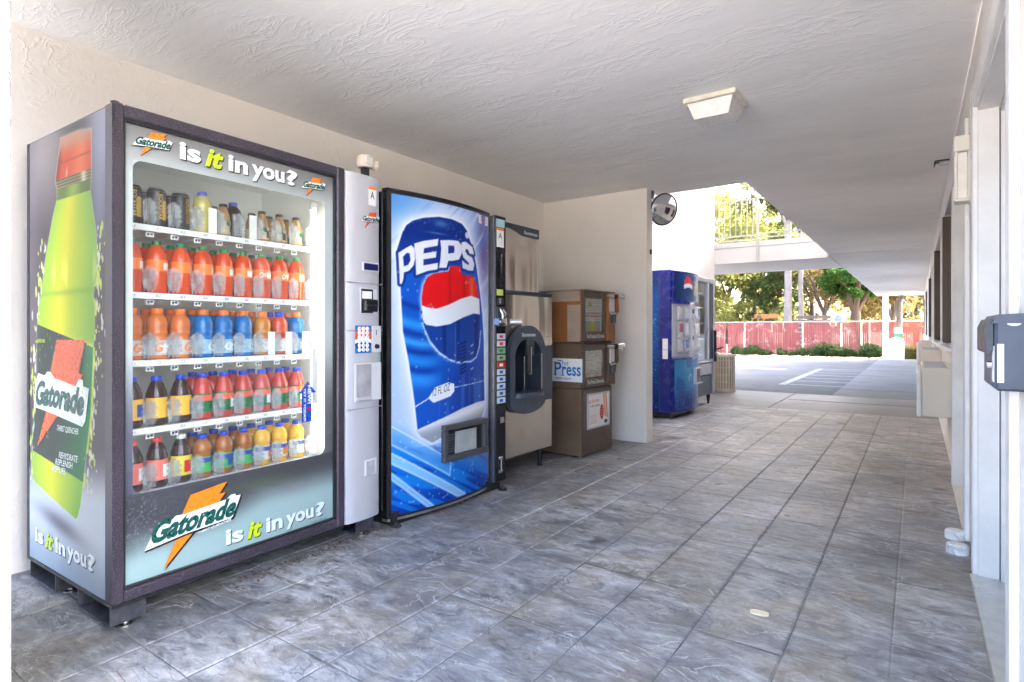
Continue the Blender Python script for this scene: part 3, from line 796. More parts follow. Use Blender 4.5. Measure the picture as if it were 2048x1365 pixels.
sidefn = lambda X, Z: (np.full_like(X, -.0015), X, Z)
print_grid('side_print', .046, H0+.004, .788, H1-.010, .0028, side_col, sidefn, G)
sfn = lambda d: (lambda s, z: (-.0020-d, s, z))
MB().box(-.004, .775, H0-.006, .001, .795, H1-.006).build('edge_strip', M_black, G); MB().box(-.004, .040, H0-.01, .001, D_, H0+.004).build('edge_strip', M_black, G)
decal('logo_shadow', [(.470, 1.000), (.560, .842), (.50, .838), (.49, .800), (.52, .800), (.692, .562), (.50, .77), (.30, .80), (.33, .858), (.275, .872), (.205, 1.004)], sfn(.0003), P_dk, G)
decal('logo_bolt', [(.481, 1.013), (.216, 1.015), (.275, .892), (.235, .888), (.300, .79), (.44, .74), (.684, .575), (.565, .765), (.51, .80), (.50, .842), (.555, .86)], sfn(.0008), P_or2, G)
ban = [(.712, .735), (.700, .83), (.67, .875), (.60, .868), (.575, .885), (.54, .885), (.50, .862), (.30, .842), (.27, .87), (.235, .868), (.232, .845), (.182, .84), (.212, .72), (.24, .696), (.52, .722)]
decal('logo_banner', ban, sfn(.0014), P_wt, G)
text('logo_lettering', 'Gatorade', (.0, .0, 1., 1.), lambda x, z: sfn(.002)(.695-x*.475-(z-.5)*.03, .742+z*.105-.012*x+.008*math.sin(x*3)), P_gn, G, bold=.05, shear=.1)
for body, bb in (('THIRST QUENCHER', (.275, .655, .475, .682)), ('REHYDRATE', (.28, .556, .46, .580)), ('REPLENISH', (.325, .526, .495, .550)), ('REFUEL', (.39, .496, .525, .520))):
    text('print_lettering', body, (bb[0], bb[1], bb[2], bb[3]), (lambda b: (lambda x, z: sfn(.001)(b[0]+b[2]-x, z+(x-b[0])*.02)))(bb), P_wt, G, bold=.01, shear=.3)
text('print_lettering', 'LEMON-LIME', (.60, 1.0, .68, 1.015), lambda x, z: sfn(.001)(1.28-x, z), P_lime, G, shear=.2)
slogan(0, 0, 1., 1., 0, G, mirror=lambda d: (lambda x, z: sfn(d)(.706-x*1.12, .172+z*.92)))

# control column on the machine's end
cp = MB(); prof = [(.992, .045), (.992, -.012), (1.0, -.022), (1.05, -.030), (1.12, -.033), (1.19, -.026), (1.212, -.012), (1.218, .045)]
cp.prism(prof, .105, 1.826, 'z'); cp.build('control_panel', M_silver, G, smooth=50)
fb = fxz(-.0345)
sm = MB()
for z in (1.285, 1.050, .661): sm.box(.9925, -.0345, z-.0015, 1.216, -.02, z+.0015)
sm.build('panel_seam', plain('seam_grey', (.30, .30, .32), .6), G)
def bx_(name, x0, z0, x1, z1, y0, y1, mat, c=.0): return MB().box(x0, y0, z0, x1, y1, z1, c=c).build(name, mat, G)
bx_('warning_label', 1.122, 1.68, 1.174, 1.775, -.0350, -.0338, M_paper); bx_('warning_label_head', 1.122, 1.762, 1.174, 1.7755, -.0356, -.0351, P_or)
text('warning_label_print', 'A', (1.135, 1.715, 1.160, 1.752), fxz(-.0353), M_ink, G)
gat_logo('c', 1.075, 1.560, .33, -.0345, G, orange=P_or2, small=True)
bx_('display_frame', 1.080, 1.345, 1.190, 1.392, -.040, -.030, M_silver2, .004); bx_('display', 1.088, 1.352, 1.182, 1.385, -.0412, -.0401, plain('navy_display', (.012, .015, .10), .15))
bx_('bill_recess', 1.068, 1.130, 1.180, 1.262, -.0365, -.030, M_silver2, .002); bx_('bill_slot_back', 1.074, 1.136, 1.150, 1.256, -.0372, -.0366, M_black)
bx_('bill_sticker', 1.078, 1.208, 1.140, 1.245, -.0385, -.0373, M_paper); bx_('bill_acceptor', 1.078, 1.143, 1.165, 1.205, -.062, -.0373, M_blackgloss, .006)
bx_('bill_lip', 1.086, 1.170, 1.158, 1.178, -.068, -.0625, M_black, .002)
def key_col(X, Z):
    x = (X-1.036)/.104; z = (Z-.936)/.138
    c = np.tile(rgb(40, 120, 190), (len(X), 1)); r = ((x-.5)/.55)**2+((z-.5)/.46)**2
    wv = .06*np.sin((x-.2)*5)
    c = over(c, rgb(224, 84, 80), ((r < 1) & (z > .53+wv))*1.); c = over(c, rgb(240, 240, 244), ((z < .53+wv) & (z > .40+wv))*1.); c = over(c, rgb(30, 50, 130), ((r < 1) & (z < .40+wv))*1.)
    return c
print_grid('keypad', 1.036, .936, 1.140, 1.074, .002, key_col, flat(-.0352), G)
kb = None
for r_ in range(6):
    for q_ in range(3):
        m_ = MB().lathe([(.0, .004), (.009, .004), (.011, 0)], 12); m_.v = [(1.063+q_*.025+v[0], -.0353-v[2], 1.058-r_*.0208+v[1]) for v in m_.v]
        m_.build('key', P_wt, G)
        text('key_mark', '1234567890*#ABCDEF'[r_*3+q_], (1.060+q_*.025, 1.054-r_*.0208, 1.066+q_*.025, 1.063-r_*.0208), fxz(-.0396), P_red if r_ < 3 else P_blue, G, bold=0)
bx_('coin_plate', 1.148, .938, 1.208, 1.072, -.0345, -.024, M_silver2, .002); bx_('coin_slot', 1.172, 1.025, 1.177, 1.052, -.0352, -.0346, M_ink)
m_ = MB().lathe([(0, .012), (.010, .012), (.013, 0)], 12); m_.v = [(1.176+v[0], -.0348-v[2], .968+v[1]) for v in m_.v]; m_.build('lock', M_blackgloss, G)
bx_('return_recess', 1.034, .695, 1.208, .886, -.0350, -.028, M_silver2, .002)
bx_('return_window', 1.044, .718, 1.140, .880, -.0362, -.0351, plain('smoked_door', (.36, .35, .37), .12, var=.25, vscale=8)); bx_('return_lip', 1.044, .700, 1.140, .716, -.046, -.0351, M_silver, .003)
bx_('coin_cup', 1.098, .318, 1.180, .402, -.0360, -.028, M_silver2, .004); bx_('coin_cup_door', 1.106, .326, 1.160, .392, -.0385, -.0361, plain('grey_flap', (.42, .42, .45), .25), .003)
for z0, z1, mt in ((1.0, .945, 'a'), (.935, .81, 'b')):
    bx_('side_sticker', 1.2195, z1, 1.2215, z0, -.014, .02, plain('aqua_sticker', (.35, .60, .62), .4))
# feet
ft = MB()
for x0 in (.0, 1.09):
    for y0 in (.02, .50):
        L = .27
        lg = MB(); lg.box(x0, y0, .022, x0+.115, y0+L, .027); lg.box(x0, y0, .027, x0+.115, y0+.005, H0-.013); lg.box(x0, y0+L-.005, .027, x0+.115, y0+L, H0-.013)
        lg.build('leg_bracket', plain('scuffed_black_steel', (.05, .05, .06), .4, var=.5, vscale=25, bump=.2), G)
        MB().lathe([(.026, 0), (.026, .005), (.011, .008), (.011, .022)], 14, x0+.06, y0+.03, 0).build('levelling_foot', M_steel, G)
MB().box(.0, .02, H0-.012, W_-.01, D_-.02, H0-.0015).build('base_pan', M_black, G)

# shelves A..E, guides, lit tube
SH = {'A': 1.448, 'B': 1.192, 'C': .938, 'D': .684, 'E': .444}
colx = [.125+.0895*k for k in range(9)]
gm = MB()   # clear plastic bottle stop: ribbed paddle with side nibs
for q in range(6): gm.box(-.0215+q*.0075, -.004, .004+.006*(q % 2), -.0180+q*.0075, .004, .106-.005*abs(q-2.5))
gm.box(-.021, .0042, .020, -.006, .0050, .055); gm.box(.004, .0042, .045, .021, .0050, .092)
for q in (.035, .055, .075): gm.box(-.028, -.001, q, -.0205, .003, q+.010); gm.box(.0225, -.001, q-.008, .028, .003, q+.002)
gmesh = gm.mesh('bottle_stop', M_clear)
clipm = MB().box(-.014, 0, -.020, .014, .004, -.002).box(-.010, -.001, -.016, -.002, -.0005, -.006, 1).box(.001, -.001, -.014, .010, -.0005, -.005, 1).mesh('price_clip', [M_white, M_ink])
for L, z in SH.items():
    sh = MB(); sh.box(.045, .10, z-.024, .905, .104, z, c=.0015); sh.build('shelf', M_shelfw, G, label=f'white shelf marked {L}')
    for k in range(9): # tray strips with gaps
        MB().box(colx[k]-.040, .105, z-.006, colx[k]+.036, .56, z-.003).build('tray', M_shelfw, G)
    if L != 'E':
        for k in range(9):
            text('shelf_tag', f'{L}{k+1}', (colx[k]-.028, z-.016, colx[k]-.012, z-.006), fxz(.0993), M_ink, G, bold=0)
            if k: o = link('price_clip', clipm, G); o.location = (colx[k]-.045, .112, z-.024)
    for k in range(10):
        o = link('bottle_stop', gmesh, G); o.location = (colx[0]+.0895*k-.046, .112, z)
MB().tube([(.872, .07, .47), (.872, .07, 1.63)], .012, 10).build('light_tube', M_tube, G)
for z in (.455, .985, 1.64): MB().box(.855, .06, z-.02, .889, .085, z+.02, c=.004).build('tube_holder', M_white, G)
MB().box(.86, .058, .70, .884, .064, .965).build('tube_cover', M_white, G)
ar = [(.791, .814), (.838, .760), (.813, .758), (.806, .632), (.756, .641), (.764, .757), (.745, .770)]
decal('sticker', [(.789, .815), (.836, .762), (.812, .762), (.812, .630), (.758, .630), (.758, .762), (.742, .762)], fxz(.0018), P_blue, G, label='blue arrow sticker reading new try it today')
text('sticker_lettering', 'NEW!', (0, 0, 1, 1), lambda x, z: (.790+z*.018, .0012, .798-x*.085), P_wt, G, bold=.03)
text('sticker_lettering', 'TRY IT TODAY!', (0, 0, 1, 1), lambda x, z: (.768+z*.012, .0012, .785-x*.150), P_wt, G, bold=.02)
cr = MB(); cr.add([(.799+.009*math.cos(a), .0013, .690+.009*math.sin(a)) for a in np.linspace(0, 2*math.pi, 17)[:-1]], [tuple(range(16))]); cr.build('sticker_emblem', P_red, G, smooth=0)

# drinks ----------------------------------------------------------
def drink(col): 
    t = NT('drink_in_plastic'); p = t.pos()
    t.set(Base_Color=hexc(*col), Roughness=.08, Coat_Weight=.6, Coat_Roughness=.03, Transmission_Weight=.15, IOR=1.35)
    return t.m
D = dict(orange=drink((226, 78, 20)), peach=drink((222, 122, 60)), blue=drink((10, 116, 190)), amber=drink((206, 128, 20)), tea=drink((62, 34, 24)), berry=drink((206, 74, 60)), apple=drink((176, 104, 36)), juice=drink((242, 184, 50)), pale=drink((206, 196, 110)), coffee=drink((176, 138, 88)), red=drink((210, 80, 40)))
CAPM = {k: sheen('cap_'+k, v, .35) for k, v in dict(green=(20, 140, 80), orange=(240, 120, 40), blue=(30, 70, 200), purple=(84, 90, 210), red=(226, 76, 60), white=(226, 228, 224), black=(50, 40, 34)).items()}
LABM = {k: sheen('label_'+k, v, .35) for k, v in dict(orange=(250, 128, 50), grey=(196, 190, 184), pblue=(150, 186, 206), yellow=(240, 184, 60), green=(140, 196, 40), pink=(232, 120, 104), lemon=(226, 206, 60), agreen=(60, 180, 90), oj=(226, 220, 214), blk=(26, 25, 24), cof=(206, 186, 150)).items()}
PROF = dict(
    soda=[(.001, 0), (.033, .001), (.0375, .010), (.0375, .085), (.0365, .09), (.0375, .096), (.0375, .135), (.035, .155), (.026, .178), (.0135, .192), (.0135, .198)],
    sport=[(.001, 0), (.034, .001), (.038, .008), (.038, .078), (.035, .085), (.035, .095), (.038, .100), (.038, .108), (.035, .113), (.036, .120), (.038, .135), (.035, .155), (.024, .172), (.017, .178), (.017, .184)],
    tea=[(.001, 0), (.034, .001), (.038, .008), (.038, .110), (.036, .125), (.026, .155), (.017, .172), (.016, .180)],
    small=[(.001, 0), (.032, .001), (.036, .008), (.036, .086), (.033, .092), (.036, .100), (.036, .125), (.031, .142), (.020, .156), (.0165, .162), (.0165, .166)],
    coffee=[(.001, 0), (.026, .001), (.029, .008), (.029, .075), (.026, .095), (.017, .122), (.0155, .135)],
    can=[(.001, .004), (.026, .0), (.033, .008), (.033, .142), (.027, .152), (.026, .156), (.024, .154), (.001, .152)])
CAPH = dict(soda=(.0155, .190, .207), sport=(.0205, .176, .199), tea=(.0185, .172, .190), small=(.0185, .158, .176), coffee=(.017, .130, .143))
BAND = dict(soda=(.088, .132), sport=(.018, .076), tea=(.030, .108), small=(.025, .088), coffee=(.015, .068), can=(.012, .138))
_mesh = {}
def bmesh_of(kind, what, mat):
    k = (kind, what, mat.name)
    if k not in _mesh:
        m = MB()
        if what == 'body': m.lathe(PROF[kind], 18)
        elif what == 'cap':
            r, a, b = CAPH[kind]; m.lathe([(r*.9, a), (r, a+.002), (r, b-.003), (r*.92, b), (.0005, b)], 18)
        elif what == 'band':
            a, b = BAND[kind]; r = max(q for q, z in PROF[kind] if a-.01 <= z <= b+.01)+.0006; m.lathe([(r, a), (r, b)], 18)
        elif what == 'patch':
            a, b = BAND[kind]; r = max(q for q, z in PROF[kind] if a-.01 <= z <= b+.01)+.0011
            h = (b-a); m.lathe([(r, a+h*.15), (r, b-h*.25)], 5, a0=R(-75), a1=R(-30))
        elif what == 'stripe':
            a, b = BAND[kind]; r = max(q for q, z in PROF[kind] if a-.01 <= z <= b+.01)+.0012
            h = (b-a); m.lathe([(r, a+h*.62), (r, b-h*.08)], 14, a0=R(-170), a1=R(-10))
        _mesh[k] = m.mesh('bottle_'+what, mat, 60)
    return _mesh[k]
gmat = G.matrix_basis.copy() if False else Matrix.Translation(G.location) @ Matrix.Rotation(R(90+1.4), 4, 'Z')
def bottle(kind, liq, cap, band, patch, L, k, row, lab, cat='bottle', grp=None, stripe=None):
    z = SH[L]-.002; y = .158+row*.083
    p = gmat @ Vector((colx[k]+random.uniform(-.002, .002), y, z))
    t = empty('drink_can' if kind == 'can' else 'drink_bottle', lab, cat, p, R(90+random.uniform(-25, 25)), grp)
    link('body', bmesh_of(kind, 'body', liq), t)
    if cap: link('cap', bmesh_of(kind, 'cap', CAPM[cap]), t)
    if band: link('label', bmesh_of(kind, 'band', LABM[band]), t)
    if patch: link('label_panel', bmesh_of(kind, 'patch', patch), t)
    if stripe: link('label_stripe', bmesh_of(kind, 'stripe', stripe), t)
    return t
ORD = ['foremost', 'second in line']
PW = P_wt; 
for k in range(9):
    for row in (0, 1):
        bottle('soda', D['orange'], 'green', 'orange', PW if row == 0 else None, 'B', k, row, f'orange soda bottle with green cap, {ORD[row]} above shelf tag B{k+1}', grp='orange soda bottles on shelf B')
        if k in (6, 7) and row == 0:
            bt_ = bpy.context.scene.collection.objects[-1].parent
            text('label_lettering', 'Crush', (0, 0, 1, 1), lambda x, z: (.0405*math.sin((x-.5)*1.2), -.0405*math.cos((x-.5)*1.2), .094+z*.024+x*.012), PW, bt_, bold=.03, shear=.2)
        if k in (0, 1, 2): s_ = ('peach', 'grey', 'orange', 'pale orange sports drink')
        elif k in (3, 4, 5, 8): s_ = ('blue', 'pblue', 'orange', 'bright blue sports drink')
        elif k == 6: s_ = ('amber', 'grey', 'orange', 'amber sports drink')
        else: s_ = ('red', 'oj', 'blue', 'red fruit drink')
        bottle('sport', D[s_[0]], s_[2], s_[1], PW if row == 0 else None, 'C', k, row, f'{s_[3]} bottle with {s_[2]} cap, {ORD[row]} above shelf tag C{k+1}', grp='sports drink bottles on shelf C')
        if row == 0 and k < 7:
            bt_ = bpy.context.scene.collection.objects[-1].parent
            text('label_lettering', 'G', (0, 0, 1, 1), lambda x, z: (.0402*math.sin((x-.3)*.8), -.0402*math.cos((x-.3)*.8), .030+z*.036), PW if k > 2 else P_or, bt_, bold=.03, shear=.2)
        if k < 3: s_ = ('tea', 'yellow', 'dark iced tea', P_blue, None)
        else: s_ = ('berry', 'green', 'pink red fruit drink', PW, P_red)
        if not (k < 3 and row == 1):
            bottle('tea', D[s_[0]], 'blue', s_[1], s_[3] if k % 2 == 0 else None, 'D', k, row, f'{s_[2]} bottle with blue cap, {ORD[row]} above shelf tag D{k+1}', grp='bottles on shelf D', stripe=sheen('label_coral', (240, 100, 70)) if k >= 3 else None)
        if k < 2: s_ = ('tea', 'pink', 'red', 'dark tea with pink label', PW)
        elif k == 2: s_ = ('tea', 'lemon', 'white', 'dark tea with yellow label', P_red)
        elif k < 6: s_ = ('apple', 'agreen', 'blue', 'apple juice with green label', P_blue)
        else: s_ = ('juice', 'oj', 'blue', 'orange juice with white label', P_or)
        if not (k < 3 and row == 1):
            bottle('tea' if k < 3 else 'small', D[s_[0]], s_[2], s_[1], s_[4], 'E', k, row, f'{s_[3]}, {ORD[row]} on bottom shelf under tag D{k+1}', grp='bottles on the bottom shelf', stripe=P_blue if 3 <= k else None)
gold = sheen('can_gold', (196, 160, 70))
for k in range(3):
    for row in (0, 1):
        t = bottle('can', LABM['blk'], None, 'blk', gold, 'A', k, row, f'tall black energy drink can with gold print, {ORD[row]} above shelf tag A{k+1}', 'can', 'black cans on shelf A')
        link('rim', MB().lathe([(.0335, .139), (.027, .1525), (.0262, .1568), (.0245, .1555), (.001, .1535)], 18).mesh('can_rim', M_steel), t)
        if row == 0: text('can_lettering', 'ROCKSTAR', (0, 0, 1, 1), lambda x, z: (.0345*math.sin((z-.5)*.5), -.0350*math.cos((z-.5)*.5), .130-x*.10), gold, t, bold=.02)
bottle('small', D['pale'], 'purple', None, None, 'A', 3, 0, 'pale yellow drink bottle with purple cap above shelf tag A4')
bottle('small', D['tea'], 'purple', None, None, 'A', 5, 1, 'dark drink bottle with purple cap behind the coffee bottles above shelf tag A6')
for k in (4, 6, 7, 8):
    for row in (0, 1):
        t = bottle('coffee', D['coffee'], 'black', 'cof', M_ink, 'A', k, row, f'small tan coffee drink bottle with dark cap, {ORD[row]} above shelf tag A{k+1}', grp='coffee bottles on shelf A')
        if row == 0: 
            e_ = MB(); e_.add([(.011*math.cos(a), -.0305, .058+.011*math.sin(a)) for a in np.linspace(0, 2*math.pi, 15)[:-1]], [tuple(range(14))]); e_.build('label_emblem', sheen('emblem_green', (20, 110, 76)), t, smooth=0)
for L, k in (('A', 3), ('A', 5), ('C', 6), ('C', 7), ('C', 8)):
    MB().box(colx[k]-.004, .1045, SH[L]+.002, colx[k]+.030, .1065, SH[L]+.105).build('price_card', M_paper, G)

t = empty('motion_sensor', 'small cream alarm sensor on a black bracket above the drink machine', 'sensor', gmat @ Vector((1.185, .06, 1.84)), R(90))
MB().box(-.018, -.012, .0, .018, .014, .055).build('bracket', M_black, t)
o = MB().lathe([(.001, -.03), (.036, -.03), (.042, -.02), (.042, .02), (.036, .03), (.001, .03)], 20).build('head', M_beige, t); o.matrix_local = Matrix.Translation((0, 0, .085))
MB().box(-.030, -.046, .065, .016, -.030, .105, c=.004).build('lens', M_cream, t)
MB().tube([(.03, 0, .085), (.068, 0, .082)], [.02, .028], 12).build('horn', M_beige, t)

# ------------------------------------------------------------------ cola machine with bowed printed front
PW_ = .985
P = machine('cola_machine', 'tall black drink machine with blue cola can pictured on its bowed front', 'vending machine', (-2.315, 2.12), -2.0)
def bow(x): 
    x = np.asarray(x, float); return np.where((x > .02) & (x < .86), -.057*(1-((x-.44)/.42)**2), 0.)
def onbow(d): return lambda x, z: (float(x), float(bow(x))-d, float(z))
PT = 1.80
pb = MB().box(0, .03, .075, PW_, .83, PT, c=.006); pb.build('cabinet', M_blackgloss, P)
xs = np.linspace(.004, .862, 25); outl = [(float(x), float(bow(x))-.004) for x in xs]
dm = MB().prism([(.004, .0295)]+outl+[(.862, .0295)], .040, 1.798, 'z'); dm.build('door', M_black, P, smooth=50)
capm = MB().prism([(.0, .0295)]+[(x, y-.006) for x, y in outl]+[(.868, .0295)], 1.7985, 1.812, 'z'); capm.build('top_rail', M_blackgloss, P)
MB().prism([(.0, .0295)]+[(x, y-.005) for x, y in outl]+[(.868, .0295)], .026, .0395, 'z').build('bottom_rail', M_steel, P)
MB().box(.004, -.004, .05, .016, .0295, 1.79).build('side_rail', M_steel, P)
A_P1 = [(.072, 1.469), (.115, 1.498), (.150, 1.518), (.171, 1.503), (.175, 1.445), (.165, 1.408), (.136, 1.376), (.105, 1.366), (.102, 1.331), (.092, 1.302), (.081, 1.302), (.078, 1.366)]
A_P1i = [(.099, 1.45), (.123, 1.474), (.140, 1.473), (.146, 1.436), (.132, 1.409), (.105, 1.398)]
A_E = [(.169, 1.529), (.23, 1.550), (.339, 1.575), (.332, 1.535), (.235, 1.510), (.23, 1.480), (.324, 1.502), (.319, 1.466), (.23, 1.447), (.23, 1.413), (.336, 1.437), (.329, 1.399), (.257, 1.384), (.182, 1.355), (.178, 1.446)]
A_P2 = [(.352, 1.568), (.429, 1.579), (.504, 1.583), (.535, 1.559), (.537, 1.511), (.511, 1.473), (.451, 1.459), (.418, 1.456), (.409, 1.436), (.402, 1.414), (.344, 1.409), (.354, 1.462), (.36, 1.523)]
A_P2i = [(.416, 1.545), (.463, 1.550), (.471, 1.536), (.466, 1.508), (.416, 1.498)]
A_S = [(.535, 1.579), (.574, 1.588), (.644, 1.564), (.665, 1.520), (.615, 1.520), (.598, 1.543), (.577, 1.544), (.572, 1.527), (.594, 1.510), (.644, 1.499), (.668, 1.460), (.655, 1.419), (.608, 1.415), (.545, 1.425), (.540, 1.472), (.574, 1.456), (.608, 1.449), (.608, 1.462), (.553, 1.489), (.533, 1.530)]
A_red = [(.221, 1.188), (.217, 1.228), (.23, 1.302), (.257, 1.349), (.305, 1.374), (.418, 1.395), (.435, 1.427), (.523, 1.435), (.535, 1.388), (.658, 1.382), (.70, 1.331), (.725, 1.25), (.629, 1.262), (.523, 1.237), (.418, 1.198), (.324, 1.172), (.257, 1.178)]
A_wht = [(.221, 1.188), (.257, 1.178), (.324, 1.172), (.418, 1.198), (.523, 1.237), (.629, 1.262), (.727, 1.248), (.735, 1.150), (.658, 1.154), (.548, 1.127), (.429, 1.086), (.324, 1.072), (.248, 1.081), (.226, 1.11)]
A_blu = [(.23, 1.092), (.324, 1.072), (.429, 1.086), (.548, 1.127), (.658, 1.154), (.735, 1.150), (.742, 1.060), (.725, .95), (.688, .885), (.629, .862), (.50, .862), (.429, .880), (.344, .925), (.276, .991), (.244, 1.051)]
A_can = [(.06, 1.475), (.076, 1.523), (.097, 1.585), (.12, 1.625), (.16, 1.655), (.23, 1.680), (.344, 1.702), (.451, 1.704), (.54, 1.690), (.59, 1.655), (.615, 1.610), (.648, 1.560), (.69, 1.455), (.735, 1.29), (.765, 1.15), (.785, .99), (.79, .73), (.80, .575), (.761, .500), (.723, .470), (.358, .432), (.292, .413), (.215, .457), (.191, .493), (.172, .649), (.135, .875), (.099, 1.044), (.084, 1.295)]
A_foil = [(.180, .494), (.215, .505), (.358, .539), (.534, .579), (.70, .600), (.81, .600), (.761, .500), (.723, .465), (.358, .430), (.292, .411), (.215, .455)]
A_oz = [(.266, .669), (.313, .724), (.417, .746), (.467, .734), (.469, .690), (.435, .663), (.302, .637), (.281, .652)]
A_b1 = [(.03, .535), (.441, .285), (.430, .20), (.03, .437)]; A_b2 = [(.03, .390), (.575, .06), (.50, .06), (.03, .335)]; A_b3 = [(.03, .283), (.305, .05), (.265, .05), (.03, .250)]
rp2 = np.random.RandomState(11)
def cola_col(X, Z):
    n = len(X)
    c = over(np.tile(rgb(164, 192, 238), (n, 1)), rgb(84, 146, 216), sstep(1.45, 1.76, Z)*sstep(.42, .03, X))
    c = over(c, rgb(116, 130, 206), sstep(.55, .80, X)*sstep(.95, 1.6, Z)*.85); c = over(c, rgb(86, 56, 130), sstep(.66, .80, X)*np.exp(-((Z-1.55)/.22)**2)*.8)
    c = over(c, rgb(126, 116, 190), sstep(.62, .84, X)*sstep(.75, .45, Z)*.8)
    r = vnoise((Z-X*1.1)*26, (Z+X)*2.2, 3); c = over(c, rgb(236, 242, 252), .55*sstep(.55, .85, r)*sstep(.55, .75, X)*(Z > .8)); c = over(c, rgb(70, 124, 214), .5*sstep(.62, .9, vnoise((Z-X*.9)*34, (Z+X)*3, 8))*sstep(1.3, 1.5, Z))
    bot = sstep(.50, .30, Z+.62*(X-.25)*.55); blue = over(np.tile(rgb(14, 104, 206), (n, 1)), rgb(8, 58, 158), sstep(.25, .05, Z)); c = over(c, blue, bot)
    st = vnoise((X*.52+Z)*42, (X-Z)*3.5, 5); c = over(c, rgb(20, 140, 230), bot*.6*(st > .55)); c = over(c, rgb(6, 44, 140), bot*.6*(st < .28))
    for p_, cc, a_ in ((A_b1, (96, 170, 236), .55), (A_b2, (150, 208, 244), .85), (A_b3, (140, 200, 244), .85)): 
        c = over(c, rgb(*cc), cov(sdp(p_, X, Z), .008)*a_)
        c = over(c, rgb(226, 242, 252), np.exp(-(sdp(p_, X, Z)/.005)**2)*.7)
    sd = sdp(A_can, X, Z)
    c = over(c, rgb(246, 248, 254), np.exp(-np.maximum(sd, 0)/.045)*.9*(Z > .40)); c = over(c, rgb(212, 220, 240), np.exp(-np.maximum(sd, 0)/.05)*.4*(Z <= .40))
    can = over(np.tile(rgb(16, 84, 190), (n, 1)), rgb(8, 42, 128), sstep(1.35, 1.6, Z)); can = over(can, rgb(20, 56, 150), sstep(.30, .60, X)*sstep(.95, .75, Z))
    arc = Z+.34*(X-.1)-1.6*(X-.1)**2*.6
    for z0, w_, cc in ((1.10, .030, (42, 150, 232)), (1.0, .022, (60, 164, 238)), (.90, .035, (34, 140, 226)), (.80, .045, (46, 150, 236)), (1.20, .018, (10, 50, 140)), (1.05, .015, (12, 56, 150)), (.95, .014, (10, 50, 140)), (.85, .02, (12, 54, 150))):
        can = over(can, rgb(*cc), .85*np.exp(-((arc-z0)/w_)**2)*sstep(.42, .22, X))
    can = over(can, rgb(10, 50, 140), .5*(vnoise(X*30, Z*.8, 12) > .6)*sstep(.85, .6, Z)*(X > .2)); can = over(can, rgb(70, 128, 214), .5*np.exp(-((vnoise(X*22, Z*.5, 31)-.5)/.05)**2)*sstep(.85, .7, Z))
    can = over(can, rgb(120, 170, 226), .6*np.exp(-((X-.36)/.05)**2-((Z-1.665)/.02)**2)); can = over(can, rgb(52, 96, 176), .5*(vnoise(X*90, Z*90, 7) > .66)*np.exp(-((Z-1.655)/.03)**2))
    can = over(can, rgb(90, 130, 196), .8*np.exp(-((Z-1.605)/.006)**2-((X-.33)/.07)**2))
    c = over(c, can, cov(sd, .004))
    gl = np.minimum(np.minimum(sdp(A_red, X, Z), sdp(A_wht, X, Z)), sdp(A_blu, X, Z))
    c = over(c, rgb(190, 222, 248), .8*np.exp(-(np.maximum(gl, 0)/.016)**2)*(X < .45)*(vnoise(X*60, Z*60, 2) > .25)*cov(sd))
    red = over(np.tile(rgb(224, 18, 26), (n, 1)), rgb(240, 120, 50), .7*np.exp(-((X-.64)/.025)**2)*(Z < 1.37)); red = over(red, rgb(178, 10, 20), .6*np.exp(-((X-.43)/.012)**2)+.6*np.exp(-((X-.56)/.01)**2))
    c = over(c, red, cov(sdp(A_red, X, Z))); 
    blg = over(np.tile(rgb(18, 62, 150), (n, 1)), rgb(10, 36, 110), (vnoise(X*26, Z*.6, 17) > .55)*.7); blg = over(blg, rgb(60, 120, 200), .6*np.exp(-((X-.48)/.007)**2)); c = over(c, blg, cov(sdp(A_blu, X, Z)))
    c = over(c, rgb(226, 232, 242), cov(sdp(A_wht, X, Z)))
    c = over(c, rgb(214, 232, 250), .9*np.exp(-((sdp(A_blu, X, Z)-.004)/.006)**2)*(Z < 1.05)*(vnoise(X*80, Z*80, 6) > .2))
    foil = over(np.tile(rgb(206, 212, 222), (n, 1)), rgb(150, 158, 172), sstep(.52, .44, Z-.10*(X-.2))); foil = over(foil, rgb(236, 238, 242), .7*np.exp(-((Z-.52-.12*(X-.3))/.02)**2)); c = over(c, foil, cov(sdp(A_foil, X, Z)))
    lt_o = [A_P1, A_E, A_P2, A_S]
    so = np.min([sdp(p_, X, Z) for p_ in lt_o], axis=0); c = over(c, rgb(14, 50, 140), cov(so-.016)*cov(sd-.02)); 
    hole = np.minimum(sdp(A_P1i, X, Z), sdp(A_P2i, X, Z)); s2 = np.maximum(so, -hole); c = over(c, rgb(226, 230, 244), cov(s2))
    c = over(c, rgb(20, 64, 160), cov(np.maximum(np.abs(s2+.008)-.001, 0)-.0005, .001)*.0)
    c = over(c, rgb(230, 236, 244), cov(sdp(A_oz, X, Z))); tl = np.abs(Z-(.625+(X-.172)*.43)); c = over(c, rgb(220, 230, 244), (tl < .003)*((X > .172) & (X < .27))); tl = np.abs(Z-(.712+(X-.469)*.05)); c = over(c, rgb(150, 180, 224), (tl < .003)*((X > .469) & (X < .79)))
    for k in range(9): c = over(c, rgb(8, 30, 96), (np.abs(Z-(.965-k*.022)-(X-.52)*.3) < .006)*((X > .52) & (X < .585))*1.); c = over(c, rgb(214, 226, 244), (np.abs(Z-(.975-k*.024)-(X-.62)*.3) < .005)*((X > .625) & (X < .66))*(k % 2)*.6)
    c = over(c, rgb(226, 234, 246), cov(np.hypot((X-.590)/1., Z-1.628)-.020)*.9)
    for k in range(150):
        xx = rp2.uniform(.04, .84); zz = rp2.uniform(.06, 1.76) if rp2.rand() < .6 else rp2.uniform(.06, .45); r_ = rp2.uniform(.002, .006)
        dd = np.hypot(X-xx, Z-zz); c = over(c, rgb(210, 234, 252), .55*np.exp(-((dd-r_)/.0022)**2)); 
    return c
